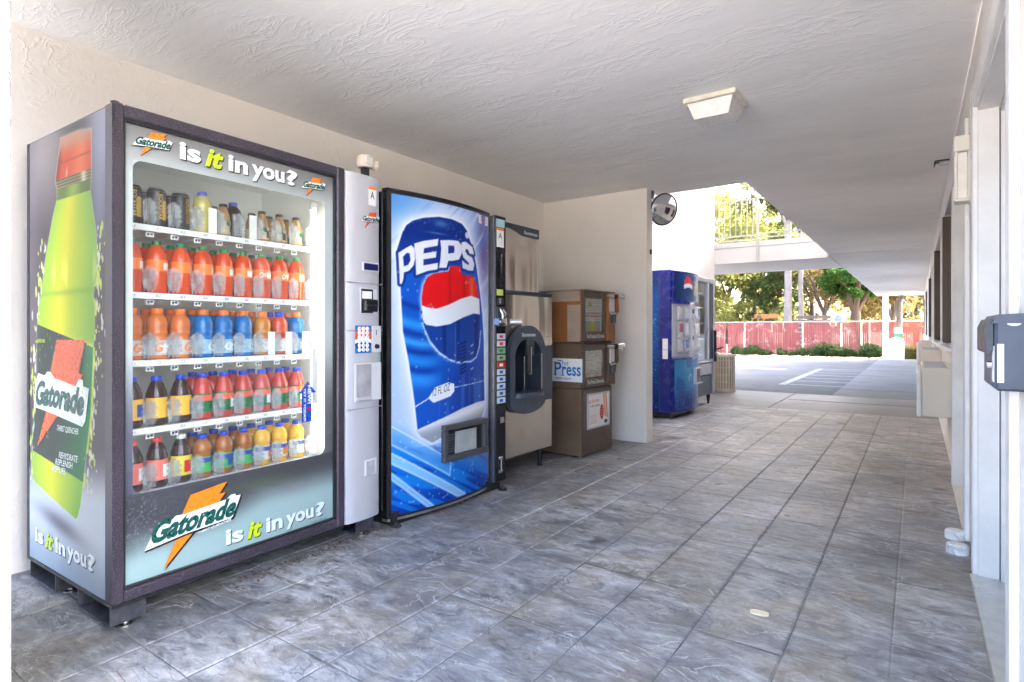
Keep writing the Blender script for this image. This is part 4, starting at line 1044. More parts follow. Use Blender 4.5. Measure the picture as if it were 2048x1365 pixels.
def cola_fn(X, Z): return (X, bow(X)-.0052, Z)
print_grid('front_print', .032, .052, .846, 1.785, .0042, cola_col, cola_fn, P)
text('print_lettering', '12 FL OZ', (.295, .672, .430, .716), lambda x, z: onbow(.0062)(x+(z-.69)*.1, z+(x-.29)*.19), P_dk, P, bold=.0)
decal('sticker', [(.72, 1.727), (.838, 1.722), (.842, 1.781), (.716, 1.777)], onbow(.0062), P_pale, P)
for k, zz in enumerate((1.765, 1.752, 1.739)): text('sticker_print', ('EXACT CHANGE', 'NO BILLS OVER', 'ONE DOLLAR')[k], (.735, zz-.004, .825, zz+.004), onbow(.0068), P_red, P, bold=0)
# delivery chute standing out of the front
ch = MB()
y0 = -.058
ch.box(.36, y0-.030, .285, .752, y0+.02, .320, c=.004); ch.box(.36, y0-.030, .470, .752, y0+.02, .500, c=.004); ch.box(.36, y0-.0295, .3205, .395, y0+.02, .4695, c=.004); ch.box(.715, y0-.0295, .3205, .752, y0+.02, .4695, c=.004)
ch.build('chute_frame', plain('grey_black_plastic', (.06, .06, .065), .35, var=.2), P)
MB().box(.395, y0-.006, .320, .715, y0-.002, .470).build('chute_back', M_black, P)
MB().box(.47, y0-.012, .322, .66, y0-.0065, .450).build('chute_door', plain('chute_grey', (.34, .36, .36), .4, var=.2, vscale=15), P)
for k in range(7): MB().box(.402, y0-.009, .335+k*.016, .462, y0-.0065, .343+k*.016).build('chute_vent', M_charcoal, P)
# selection column
MB().box(.872, -.048, .060, PW_, .0295, 1.800, c=.004).build('selector_column', M_blackgloss, P)
MB().box(.8665, -.040, .06, .8715, .0295, 1.796).build('column_trim', M_steel, P)
yy = -.0485
def pbx(name, x0, z0, x1, z1, d0, d1, mat, c=0.): return MB().box(x0, yy-d1, z0, x1, yy-d0, z1, c=c).build(name, mat, P)
pbx('top_sticker', .880, 1.725, .970, 1.778, .0003, .001, plain('aqua_sticker', (.35, .60, .62), .4)); pbx('warning_label', .885, 1.594, .962, 1.722, .0003, .001, M_paper); pbx('warning_label_head', .885, 1.704, .962, 1.722, .0011, .0016, P_or)
text('warning_label_print', 'A', (.905, 1.65, .94, 1.69), fxz(yy-.0014), M_ink, P)
pbx('coin_slot', .935, 1.43, .941, 1.55, .0003, .002, M_chrome); pbx('note_sticker', .885, 1.278, .953, 1.318, .0003, .001, plain('yellow_green_sticker', (.55, .62, .15), .5))
pbx('bill_slot', .885, 1.214, .953, 1.262, .0003, .012, M_black, .003); pbx('bill_slot_plate', .900, 1.225, .915, 1.258, .0122, .014, M_steel)
pbx('lock_plate', .876, 1.072, .980, 1.205, .0003, .012, M_charcoal2, .004)
lk = MB(); lk.tube([(.893, yy-.02, 1.19), (.91, yy-.03, 1.16), (.905, yy-.034, 1.13), (.93, yy-.03, 1.11)], .007, 8); lk.build('hasp', M_chrome, P)
MB().tube([(.93, yy-.018, 1.185), (.945, yy-.03, 1.16), (.93, yy-.032, 1.14)], .006, 8).build('hasp', M_steel, P)
fr_ = MB()
for x0, z0, x1, z1 in ((.886, 1.080, .970, 1.086), (.886, 1.124, .970, 1.130), (.886, 1.086, .892, 1.124), (.964, 1.086, .970, 1.124)): fr_.box(x0, yy-.020, z0, x1, yy-.0125, z1)
fr_.build('hasp_frame', M_chrome, P)
MB().box(.90, yy-.022, 1.096, .955, yy-.0125, 1.114, c=.003).build('hasp_bar', M_chrome, P)
lc = MB().tube([(.985, yy-.03, 1.105), (1.022, yy-.06, 1.105), (1.045, yy-.075, 1.105)], [.020, .026, .030], 16); lc.build('barrel_lock', M_chrome, P)
MB().tube([(.872, yy-.012, 1.105), (.845, yy-.03, 1.105)], [.018, .022], 14).build('barrel_lock', plain('blue_lock_cover', (.05, .12, .35), .3, var=.1), P)
bc = [(200, 206, 226), (222, 200, 210), (120, 170, 130), (150, 170, 140), (206, 50, 46)]+[(196, 212, 226)]*5
for k in range(10):
    z1 = 1.030-k*.0465
    pbx('button_frame', .878, z1-.043, .973, z1+.001, .0003, .003, M_black); b = pbx('button', .882, z1-.040, .969, z1-.002, .0032, .010, sheen(f'button_{k if k < 5 else 5}', bc[k], .2), .003)
    pbx('button_print', .905, z1-.030, .940, z1-.012, .0102, .0108, (P_blue if k >= 5 else (P_wt if k == 4 else P_red if k < 2 else P_gr2)))
pbx('key_plate', .925, .440, .962, .478, .0003, .003, M_steel); 
pbx('pull_handle', .920, .13, .930, .205, .0003, .012, M_chrome, .003)
for z in (.122, .213): pbx('handle_foot', .905, z-.008, .945, z+.008, .0003, .005, M_steel, .003)
MB().box(.02, -.02, .004, PW_-.03, .82, .074).build('kick_base', M_black, P)
for x0, y0 in ((.04, -.035), (.94, -.055)):
    MB().lathe([(.03, 0), (.03, .006), (.012, .010), (.012, .0255)], 14, x0, y0, 0).build('levelling_foot', M_rubber, P)
    MB().box(x0-.03, y0-.02, .0258, x0+.03, y0+.06, .0395 if False else .0392, c=0).build('foot_bracket', M_black, P) if False else None

# ------------------------------------------------------------------ ice dispenser
I = machine('ice_dispenser', 'stainless hotel ice dispenser with charcoal arched dispensing bay', 'ice machine', (-2.345, 3.08), -1.5)
IW, IB, IT = .765, .150, 1.305
cb = MB(); cb.box(0, .21, IB, IW, .78, IT); cb.box(0, .012, IB, .215, .2095, IT); cb.box(.555, .012, IB, IW, .2095, IT); cb.box(.215, .012, IB, .555, .2095, .594); cb.box(.215, .012, 1.0, .555, .2095, IT)
cb.build('cabinet', M_brushed, I)
MB().box(-.003, -.004, IT+.0005, IW+.003, .79, IT+.028, c=.005).build('top_trim', M_charcoal2, I)
MB().box(.002, -.001, 1.0, IW-.002, .0115, IT-.002, c=.002).box(.002, -.001, .935, .214, .0115, .9995).box(.556, -.001, .935, IW-.002, .0115, .9995).build('upper_panel', M_brushed, I) if True else MB().box(.002, -.001, .935, IW-.002, .0115, IT-.002, c=.002).build('upper_panel', M_brushed, I); MB().box(.002, -.001, IB+.002, IW-.002, .0115, .520, c=.002).build('lower_panel', M_brushed, I)
bd = MB(); bd.box(-.001, -.006, .523, .214, .0112, .932, c=.003); bd.box(.556, -.006, .523, IW+.001, .0112, .932, c=.003); bd.box(.2145, -.0055, .523, .5555, .0112, .594); bd.build('band', M_charcoal, I)
MB().box(.001, -.008, .835, .16, -.0065, .839).box(.61, -.008, .835, IW-.001, -.0065, .839).build('band_groove', M_charcoal2, I)
# arched bay: outer arch plate with recess
cx, rw_ = .385, .225
def arch(r, zb, zt, sag, n=18):
    p = [(cx+r*math.cos(a), zt-r*.95+r*.95*math.sin(a)) for a in np.linspace(0, math.pi, n)]
    q_ = [(cx-r*math.cos(a), zb-sag*math.sin(a)) for a in np.linspace(0, math.pi, n)]
    return p+q_
outer = arch(rw_, .545, 1.085, .095); inner = [(cx+.165*math.cos(a), .865+.165*.75*math.sin(a)) for a in np.linspace(0, math.pi, 18)]+[(cx-.165*math.cos(a), .60-.0*math.sin(a)) for a in np.linspace(0, math.pi, 18)]
bm_ = MB(); n = len(outer); yf, yb = -.046, -.0085
vs_ = [(x, yf, z) for x, z in outer]+[(x, yf, z) for x, z in inner]+[(x, yb, z) for x, z in outer]+[(x, .20, z) for x, z in inner]
fs_ = []
for i in range(n):
    j = (i+1) % n; fs_ += [(i, j, n+j, n+i), (i, 2*n+i, 2*n+j, j), (n+i, n+j, 3*n+j, 3*n+i)]
fs_.append(tuple(3*n+i for i in range(n)))
bm_.add(vs_, fs_); bm_.m[-1] = 1
for q_ in range(len(bm_.f)-1):
    if q_ % 3 == 2: bm_.m[q_] = 1
bm_.build('dispensing_bay', [M_charcoal, M_charcoal2], I, smooth=30)
tr_ = MB(); tr_.prism([(cx+.168*math.cos(a), -.047-.075*math.sin(a)) for a in np.linspace(0, math.pi, 14)], .575, .606, 'z'); tr_.build('drip_tray', M_charcoal, I)
tg = MB()
for k in range(9): tg.box(cx-.145+k*.032, -.105+.002*abs(k-4)**2, .6065, cx-.135+k*.032, -.02, .613)
tg.build('tray_grid', M_charcoal2, I)
sp = MB().box(cx-.05, -.075, .865, cx+.035, -.0475, .985, c=.006); sp.build('chute', M_charcoal2, I)
MB().box(cx-.070, -.09, .74, cx-.030, -.076, .95, c=.004).build('paddle', M_black, I); MB().box(cx-.030, -.088, .735, cx-.022, -.070, .93).build('paddle_edge', M_steel, I)
MB().box(cx+.158, -.052, .615, cx+.166, -.0465, .88).build('edge_strip', M_steel, I); MB().box(cx-.012, -.015, .615, cx-.004, -.010, .86).build('edge_strip', M_steel, I)
text('badge_lettering', 'Scotsman', (cx-.085, 1.005, cx+.085, 1.032), fxz(-.0475), P_pale, I, bold=.02)
for x0, y0 in ((.06, .07), (.70, .07), (.06, .70), (.70, .70)):
    MB().lathe([(.022, 0), (.022, .012), (.015, .02), (.024, .148), (.024, .1495)], 14, x0, y0, 0).build('leg', M_black, I)
up = MB().box(0, .13, IT+.029, IW-.012, .78, 1.835, c=.004); up.build('ice_maker', M_brushed, I)
pc = [(.0, 1.842), (.0, 1.81), (.25, 1.812), (.42, 1.806), (.55, 1.772), (.68, 1.768), (.765, 1.768), (.765, 1.842)]
MB().prism(pc, .120, .1295, 'y').build('crest_panel', M_charcoal2, I)
text('badge_lettering', 'Scotsman', (.56, 1.785, .74, 1.812), fxz(.1193), P_pale, I, bold=.02)
MB().box(.756, .125, IT+.03, .764, .1295, 1.767).build('edge_strip', M_steel, I)

# ------------------------------------------------------------------ newspaper boxes
N = machine('newspaper_box', 'brown newspaper rack with white press placard on its side', 'newspaper box', (-2.225, 4.17), -2.5)
NW, ND = .525, .56
MB().box(.0, .02, .012, NW, ND, .565, c=.006).build('pedestal', M_bronze, N)
MB().box(.012, .008, .03, NW-.012, .0195, .552, c=.004).build('front_panel', M_bronze2, N)
for x0, y0 in ((.04, .05), (NW-.04, .05), (.04, ND-.05), (NW-.04, ND-.05)): MB().lathe([(.014, 0), (.014, .0115)], 10, x0, y0).build('foot', M_steel, N)
af = MB(); 
for x0, z0, x1, z1 in ((.075, .225, .455, .237), (.075, .508, .455, .520), (.075, .237, .087, .508), (.443, .237, .455, .508)): af.box(x0, -.002, z0, x1, .0075, z1)
af.build('poster_frame', M_silver, N)
def ad_col(X, Z):
    x = (X-.085)/.36; z = (Z-.235)/.275; n = len(X)
    c = np.tile(rgb(236, 232, 226), (n, 1))
    c = over(c, rgb(230, 160, 130), cov(np.abs(x-.80+.12*(z-.6))-.045, .01)*(z > .25)); c = over(c, rgb(220, 140, 110), cov(np.abs(x-.90+.10*(z-.6))-.03, .01)*(z > .2))
    c = over(c, rgb(200, 30, 44), cov(np.hypot((x-.66)/.8, (z-.42)/1.9)-.12, .02)); c = over(c, rgb(240, 220, 214), .8*cov(np.abs(np.sin(z*40))-.3, .1)*(np.hypot((x-.66)/.8, (z-.42)/1.9) < .09))
    c = over(c, rgb(60, 50, 60), cov(np.hypot(x-.86, (z-.10)/.8)-.08, .02)); 
    for q in (.12, .17, .22, .30, .35): c = over(c, rgb(220, 130, 120), ((np.abs(z-q) < .008) & (x > .08) & (x < .42))*.8)
    return c
print_grid('poster', .087, .237, .443, .508, .004, ad_col, flat(.0045), N)
text('poster_lettering', 'at home', (.10, .440, .27, .475), fxz(.0035), P_red, N, bold=0, shear=.2); text('poster_lettering', 'in the towers', (.12, .405, .29, .428), fxz(.0035), P_dk, N, bold=0)
def paper_col(seed):
    def f(X, Z):
        x = (X-X.min())/(X.max()-X.min()); z = (Z-Z.min())/(Z.max()-Z.min()); n = len(X)
        c = np.tile(rgb(206, 200, 186), (n, 1))
        c = over(c, rgb(150, 146, 140), .6*(np.sin(z*90) > .2)*(vnoise(x*5, z*9, seed) > .35))
        if seed == 1:
            c = over(c, rgb(160, 150, 60), cov(np.hypot(x-.35, (z-.82)*1.2)-.10, .02)*.8); c = over(c, rgb(190, 170, 60), ((z < .28) & (np.abs(x-.5) < .30-z*.7))*.8)
            c = over(c, rgb(120, 140, 150), ((z < .32) & (np.abs(x-.5) >= .30-z*.7) & (np.abs(x-.5) < .42))*.6); c = over(c, rgb(190, 80, 90), ((np.abs(z-.55) < .02) | (np.abs(z-.47) < .02))*.7)
        else:
            for q in range(4):
                r = np.hypot((x-.45), (z-.76)*1.1)-.12-q*.05; c = over(c, rgb(120, 96, 80) if q % 2 else rgb(232, 228, 214), cov(np.abs(r)-.014, .01)*(z > .78))
                r = np.hypot((x-.45), (z-.02)*1.3)-.10-q*.06; c = over(c, rgb(110, 80, 64) if q % 2 else rgb(226, 214, 196), cov(np.abs(r)-.018, .01)*(z < .40))
            c = over(c, rgb(190, 80, 70), ((np.abs(z-.52) < .02) & (x > .75))*.7)
        return c
    return f
def news_unit(par, z0, z1, mat, head, seed, top):
    MB().box(0, .02, z0, NW, ND, z1, c=.005).build('hopper', mat, par)
    hh = z1-z0
    # door with window and a coin column on its far side
    d = MB(); d.box(.004, -.006, z0+.012, .375, .0195, z0+.085, c=.003); d.box(.004, -.006, z1-.055, .375, .0195, z1-.006, c=.003); d.box(.004, -.006, z0+.0855, .030, .0195, z1-.0555, c=.003); d.box(.345, -.006, z0+.0855, .375, .0195, z1-.0555, c=.003)
    d.build('door', M_bronze2, par)
    print_grid('newspaper', .036, z0+.09, .338, z1-.062, .0045, paper_col(seed), flat(.016), par)
    MB().box(.030, .002, z0+.0855, .345, .005, z1-.0555).build('door_pane', M_glass, par)
    text('masthead_lettering', head, (.055, z0+.035, .345, z0+.068), fxz(-.0068), P_pale, par, bold=.01)
    MB().box(.385, -.030, z0+.010, .505, .0195, z1-.010, c=.005).build('coin_column', M_bronze2 if not top else mat, par)
    MB().box(.405, -.034, z1-.165, .485, -.0305, z1-.055, c=.002).build('price_label', M_silver2, par); MB().box(.395, -.042, z1-.175, .404, -.0305, z1-.050).build('coin_rail', M_steel, par)
    MB().box(.402, -.050, z1-.265, .485, -.0305, z1-.195, c=.004).build('coin_return', plain('dark_steel', (.10, .10, .12), .3, metal=.6), par)
    MB().tube([(.395, -.045, z1-.185), (.455, -.055, z1-.180), (.50, -.045, z1-.188)], .008, 8).build('pull_handle', M_steel, par)
    MB().tube([(.36, -.03, z1-.028), (.43, -.045, z1-.036)], [.012, .016], 12).build('coin_knob', M_steel, par)
    MB().prism([(.035, z1-.006), (-.030, z1-.010), (-.045, z1-.06), (-.05, z1-.16), (-.02, z1-.21), (.035, z1-.25)], NW+.0005, NW+.012, 'x').build('side_bracket', mat, par)
    MB().tube([(NW-.02, -.045, z1-.030), (NW+.045, -.065, z1-.032)], [.022, .034], 16).build('barrel_lock', M_chrome, par)
news_unit(N, .568, .940, M_bronze, 'The Press Democrat', 2, False)
MB().box(-.004, -.012, .9405, NW+.004, ND, .948, c=.002).build('hood', M_bronze2, N)
pl_ = MB().box(-.0052, .006, .622, -.0003, .42, .815, c=.001); pl_.build('placard', P_wt, N)
snx = lambda d: (lambda s, z: (-.0055-d, s, z))
def sidetext(name, body, s0, z0, s1, z1, mat, bold=0.):
    s0 -= .062; s1 -= .062
    text(name, body, (s0, z0, s1, z1), lambda x, z: snx(.0004)(s0+s1-x, z), mat, N, bold=bold)
bb_ = sheen('placard_blue', (40, 116, 190))
sidetext('placard_lettering', 'P', .268, .672, .338, .785, bb_, .012); sidetext('placard_lettering', 'ress', .080, .672, .262, .748, bb_, .02)
sidetext('placard_lettering', 'The', .200, .756, .300, .800, bb_, .0); sidetext('placard_lettering', 'DEMOCRAT', .17, .640, .33, .656, P_dk, -.005 if False else 0.)
# small serifs that make the lettering a book face
sr = MB()
for s0, z0 in ((.274, .673), (.274, .782), (.196, .673), (.196, .744), (.236, .797)) or ((.472, .691), (.472, .797), (.366, .691), (.366, .757), (.373, .811), (.285+.06, .770)): sr.add([snx(.0006)(s0+.014, z0-.003), snx(.0006)(s0-.020, z0-.003), snx(.0006)(s0-.020, z0+.003), snx(.0006)(s0+.014, z0+.003)], [(0, 1, 2, 3)])
stuff(sr.build('placard_serif', bb_, N, smooth=0))
N2 = machine('newspaper_box', 'orange brown newspaper box with grey patches stacked on the brown rack', 'newspaper box', (-2.225, 4.17), -2.5)
news_unit(N2, .950, 1.378, M_rustbrown, 'San Francisco Chronicle', 1, True)
MB().box(-.004, -.020, 1.3785, NW+.004, ND, 1.388, c=.002).build('hood', M_tape, N2)
MB().box(-.0012, .03, 1.29, -.0003, .36, 1.372).build('paint_patch', M_tape, N2); MB().box(-.0012, .025, .956, -.0003, .150, 1.26).build('paint_patch', M_tape, N2)

# ------------------------------------------------------------------ blue cola machine and snack machine beyond the partition
B = machine('cola_machine', 'blue cola machine with square selection windows beyond the partition wall', 'vending machine', (-2.343, 6.60), 0)
M_dblue = plain('royal_blue_enamel', (.006, .016, .20), .25, var=.08, vscale=4)
BW, BT = .955, 1.765
MB().box(0, .02, .07, BW, .84, BT, c=.006).build('cabinet', M_dblue, B)
rs3 = np.random.RandomState(3)
def bside(X, Z):
    n = len(X); c = over(np.tile(rgb(20, 84, 160), (n, 1)), rgb(8, 40, 120), sstep(.9, .1, Z)); c = over(c, rgb(10, 40, 110), sstep(1.4, 1.7, Z))
    d = vnoise(X*70, Z*70, 5); c = over(c, rgb(90, 170, 226), .7*(d > .80)); c = over(c, rgb(10, 50, 130), .5*(d < .2))
    r = np.hypot(X-.50, Z-1.33); wv = .03*np.sin((X-.4)*9)
    c = over(c, rgb(214, 30, 40), cov(r-.20, .006)*(Z > 1.40+wv)); c = over(c, rgb(232, 236, 242), cov(r-.20, .006)*((Z <= 1.40+wv) & (Z > 1.27+wv))); c = over(c, rgb(20, 60, 150), cov(r-.20, .006)*(Z <= 1.27+wv))
    return c
print_grid('side_print', .17, .10, .80, 1.70, .008, bside, lambda X, Z: (np.full_like(X, -.0012), X, Z), B)
MB().box(-.003, .155, .08, .0, .166, 1.71).build('side_trim', M_charcoal, B)
def bow2(x): return -.075*(1-((np.asarray(x, float)-.485)/.465)**2)
xs = np.linspace(.03, .94, 21)
def bowed(name, z0, z1, d, mat): return MB().prism([(.03, .0195)]+[(float(x), float(bow2(x))-d) for x in xs]+[(.94, .0195)], z0, z1, 'z').build(name, mat, B, smooth=50)
bowed('header', 1.395, BT-.012, .004, M_dblue); bowed('header_lip', 1.365, 1.3945, .016, M_dblue); bowed('selection_panel', .735, 1.3645, -.012, M_silver2); bowed('shelf_lip', .715, .7345, .018, plain('blue_grey_plastic', (.12, .18, .42), .3)); bowed('lower_door', .085, .7145, .004, M_dblue)
def bh(X, Z):
    n = len(X); c = over(np.tile(rgb(14, 70, 130), (n, 1)), rgb(190, 204, 206), sstep(.5, .75, X)); c = over(c, rgb(8, 40, 90), sstep(.3, .03, X))
    r = np.hypot((X-.36)/1.0, Z-1.58); wv = .02*np.sin((X-.25)*14)
    c = over(c, rgb(216, 40, 44), cov(r-.125, .006)*(Z > 1.60+wv)); c = over(c, rgb(238, 240, 242), cov(r-.125, .006)*((Z <= 1.60+wv) & (Z > 1.55+wv))); c = over(c, rgb(16, 50, 110), cov(r-.125, .006)*(Z <= 1.55+wv))
    c = over(c, rgb(226, 216, 160), cov(np.maximum(np.abs(X-.66)-.10, np.abs(Z-1.57)-.09), .01)*.7); c = over(c, rgb(60, 70, 60), cov(np.hypot(X-.58, Z-1.62)-.02, .006)); c = over(c, rgb(210, 180, 60), cov(np.hypot((X-.70), Z-1.55)-.035, .01))
    return c
print_grid('header_print', .05, 1.41, .92, 1.735, .007, bh, lambda X, Z: (X, bow2(X)-.0052, Z), B)
def bl_(X, Z):
    n = len(X); c = over(np.tile(rgb(24, 130, 190), (n, 1)), rgb(10, 44, 130), sstep(.42, .14, Z)); c = over(c, rgb(110, 190, 220), .5*np.exp(-((X-.35)/.12)**2-((Z-.6)/.12)**2))
    st = vnoise(X*9, Z*3, 4); c = over(c, rgb(14, 70, 150), .6*(st > .6)); d = vnoise(X*80, Z*80, 9); c = over(c, rgb(150, 200, 230), .6*(d > .82)*(Z < .4)); c = over(c, rgb(220, 236, 244), cov(np.abs(np.hypot(X-.42, Z-.46)-.05)-.006, .004)*(Z > .43)); return c
print_grid('lower_print', .04, .10, .93, .70, .007, bl_, lambda X, Z: (X, bow2(X)-.0052, Z), B)
canm = [sheen(f'window_can_{i}', c_, .25) for i, c_ in enumerate(((210, 214, 220), (60, 110, 190), (200, 206, 196), (190, 60, 60)))]
for r_ in range(3):
    for q_ in range(4):
        x0 = .085+q_*.145+(.20 if q_ > 1 else 0); z0 = .78+r_*.195; yb_ = float(bow2(x0+.06))+.012
        wn = MB().box(x0, yb_-.028, z0, x0+.125, yb_-.001, z0+.165, c=.004).build('selection_window', M_silver, B)
        MB().box(x0+.010, yb_-.031, z0+.055, x0+.115, yb_-.0285, z0+.155).build('window_picture', canm[(r_*3+q_) % 4 if (r_+q_) % 3 else 0], wn)
        MB().box(x0+.010, yb_-.034, z0+.010, x0+.115, yb_-.0285, z0+.048, c=.003).build('push_bar', M_silver2, wn)
MB().box(.385, -.098, .725, .52, -.060, 1.385, c=.006).build('coin_panel', M_silver2, B)
MB().box(.43, -.1005, 1.26, .49, -.0985, 1.31).build('bill_slot', M_black, B); lk = MB().tube([(.45, -.105, 1.22), (.46, -.125, 1.16), (.455, -.105, 1.10)], .010, 8); lk.build('lever', M_steel, B)
MB().box(.44, -.1005, .93, .475, -.0985, .98).build('key_switch', M_black, B)
dc = MB(); dc.box(.53, -.115, .38, .545, -.06, .58); dc.box(.545, -.115, .38, .80, -.06, .392); dc.box(.545, -.112, .568, .80, -.06, .58); dc.build('chute_frame', M_silver2, B); MB().box(.5455, -.082, .3925, .80, -.074, .5675).build('chute_back', plain('chute_dark', (.2, .2, .2), .5), B)
for z0, z1 in ((.82, .95), (.71, .815)): MB().box(.004-.0055, .055, z0, .004-.0045, .12, z1).build('notice_sticker', M_paper, B)
MB().box(.02, .03, .012, BW-.02, .82, .069).build('kick_base', M_black, B)
for x0 in (.05, BW-.06): MB().lathe([(.028, 0), (.028, .0115)], 12, x0, .06).build('foot', M_steel, B)

S = machine('snack_machine', 'grey framed glass front snack machine beside the blue cola machine', 'vending machine', (-2.40, 7.62), 0)
sb = MB(); SW_, ST = .86, 1.775
sb.box(0, .05, .16, .02, .80, ST); sb.box(SW_-.02, .05, .16, SW_, .80, ST); sb.box(.02, .77, .16, SW_-.02, .80, ST); sb.box(.02, .05, .16, SW_-.02, .77, .30); sb.box(.02, .05, ST-.03, SW_-.02, .77, ST)
sb.build('cabinet', M_silver2, S)
sf = MB(); 
for x0, z0, x1, z1 in ((0, .13, .05, ST), (.55, .62, .61, ST-.02), (SW_-.03, .13, SW_, ST), (.05, ST-.06, SW_-.03, ST), (.05, .60, SW_-.03, .64)): sf.box(x0, -.01, z0, x1, .049, z1, c=.004)
sf.build('door_frame', M_silver, S)
MB().box(.05, .02, .14, SW_-.03, .049, .42, c=.003).build('lower_panel', M_charcoal, S); MB().box(.08, .0, .43, SW_-.10, .049, .585, c=.004).build('retrieval_door', M_silver, S)
MB().box(.61, .0, .645, SW_-.031, .048, ST-.061, c=.003).build('control_column', M_charcoal2, S)
MB().box(.05, .015, .645, .55, .019, ST-.065).build('glass_pane', M_glass, S)
for z in (.70, .92, 1.14, 1.36, 1.56): MB().box(.03, .06, z, .56, .60, z+.012).build('shelf', M_shelfw, S)
MB().box(.03, .60, .64, .56, .61, ST-.04).build('back_panel', sheen('pale_blue_liner', (150, 180, 226)), S)
MB().box(SW_-.029, -.045, .60, SW_-.004, -.0105, 1.05, c=.004).build('door_handle', M_black, S); MB().tube([(SW_-.02, -.05, .78), (SW_+.10, -.09, .80)], .012, 8).build('lever', M_black, S)
lk = MB().tube([(SW_-.06, -.03, .72), (SW_-.0, -.05, .72)], .020, 10); lk.build('barrel_lock', M_chrome, S)
for x0, y0 in ((.05, .06), (SW_-.06, .06), (.05, .72), (SW_-.06, .72)): MB().lathe([(.018, 0), (.016, .02), (.030, .128)], 10, x0, y0).build('leg', M_black, S)

# beige perforated can
T = empty('waste_can', 'beige perforated litter can standing on the concrete past the snack machine', 'litter can', (-2.69, 10.15, 0))
M_can = plain('beige_can', (.50, .43, .32), .55, var=.06)
for k in range(22):
    a = 2*math.pi*k/22; r = .165
    MB().box(-.004, -.014, .05, .004, .014, .60).build('slat', M_can, T).matrix_local = Matrix.Rotation(a, 4, 'Z') @ Matrix.Translation((r, 0, 0))
for z in (.05, .17, .29, .41, .53): MB().lathe([(.160, z), (.160, z+.014), (.168, z+.014), (.168, z), (.160, z)], 22).build('hoop', M_can, T)
MB().lathe([(.176, 0), (.178, .05), (.168, .05)], 22).build('base', M_can, T); MB().lathe([(.150, .60), (.180, .60), (.182, .635), (.155, .635), (.150, .60)], 22).build('rim', M_beige, T)
MB().lathe([(.001, .03), (.150, .03), (.150, .59)], 22).build('liner', plain('can_liner', (.22, .19, .15), .8), T)

# litter on the floor
o = MB(); 
pts = [(-.030, -.016), (-.012, -.020), (.015, -.017), (.032, -.006), (.030, .012), (.010, .018), (-.018, .015), (-.033, .004)]
o.prism(pts, .001, .007, 'z'); o = o.build('wrapper', plain('cream_wrapper', (.75, .66, .45), .6, var=.1, vscale=40)); o.location = (-.476, 2.269, 0); tag(o, 'crumpled cream coloured wrapper lying alone on the tile floor', 'litter')
lf = MB(); rl_ = np.random.RandomState(8)
for k in range(420):
    if rl_.rand() < .75: x = -2.34+abs(rl_.normal(0, .05)); y = rl_.uniform(1.2, 2.15)
    else: x = rl_.uniform(-2.5, -1.9); y = rl_.uniform(.9, 4.0)
    a = rl_.uniform(0, 6.28); l = rl_.uniform(.004, .014); w2 = l*rl_.uniform(.15, .5); z = .003+rl_.uniform(0, .003)
    u = Vector((math.cos(a), math.sin(a), rl_.uniform(-.1, .25)))*l; v = Vector((-math.sin(a), math.cos(a), 0))*w2; p_ = Vector((x, y, z))
    lf.add([p_-u, p_+v, p_+u, p_-v], [(0, 1, 2, 3)])
stuff(lf.build('leaf_litter', plain('dry_leaf', (.20, .12, .06), .8, var=.4, vscale=60), smooth=0)); bpy.data.objects['leaf_litter']['label'] = 'dry leaf crumbs along the foot of the drink machine'

# ------------------------------------------------------------------ beyond the walk: post, bin, fence, trees
o = MB().box(-1.02, 25.0, -.01, -.84, 25.18, CEIL-.014, c=.008).build('porch_post', M_white); tag(o, 'white square post holding the far end of the covered walk', 'post')
for k in range(9):
    y = 13.9+k*1.36
    mb_ = MB().box(-1.30, y, 2.40, -1.252, y+.42, 2.66, c=.005); wl(mb_, 'edge_bracket', M_white)
T = empty('litter_bin', 'white dome topped litter bin beside the white porch post', 'litter bin', (-.60, 24.65, 0))
bn = MB(); bn.lathe([(.25, 0), (.255, .02), (.255, .56)], 24); bn.build('body', M_white, T)
MB().lathe([(.262, .561), (.262, .60), (.235, .69), (.16, .76), (.07, .79), (.001, .795)], 24).build('dome', M_white, T)
MB().prism([(-.12, .60), (.12, .60), (.10, .655), (-.10, .655)], -.262, -.22, 'y').build('flap', M_silver, T)

FY = 26.55
F = empty('slat_fence', 'faded red slatted chain link fence behind the parking lot', 'fence', (-3, FY, 0))
M_fpost = plain('fence_galvanised', (.30, .30, .30), .5, var=.1)
def slatmat():
    t = NT('faded_red_slats'); p = t.pos((1, 1, 1))
    f = t.noise(t.pos((14, 1, .6)), 2.2, 3); c = t.ramp(f, [(.25, (.17, .026, .022)), (.5, (.22, .042, .036)), (.75, (.28, .075, .06))])
    pk = t.ramp(t.noise(p, .35, 3), [(.4, (0,)*3), (.65, (.7,)*3)]); c = t.mix(pk, c, (.27, .075, .075))
    wr = t.ramp(t.noise(p, 3.0, 6, .75), [(.55, (0,)*3), (.66, (.8,)*3)]); c = t.mix(wr, c, (.42, .30, .25))
    return t.set(Base_Color=c, Roughness=.7)
M_slat = slatmat()
bays = [-13.2, -10.85, -8.5, -6.17, -3.89, -1.53, .83, 3.2]
rf = np.random.RandomState(4)
for a, b in zip(bays[:-1], bays[1:]):
    sl = MB(); x = a+.034
    while x < b-.066:
        if rf.rand() > .03:
            top = 1.36-(rf.rand() < .06)*rf.uniform(.1, .5); sl.box(x+3, -.012+rf.uniform(-.008, .008), .03, x+.064+3, .0, top)
        x += .068
    stuff(sl.build('slat_panel', M_slat, F, smooth=0))
for x in bays: MB().tube([(x+3, .04, -.05), (x+3, .04, 1.42)], .032, 8).build('post', M_fpost, F); 
MB().tube([(-10.2, .04, 1.40), (6.2, .04, 1.40)], .022, 8).build('top_rail', M_fpost, F)

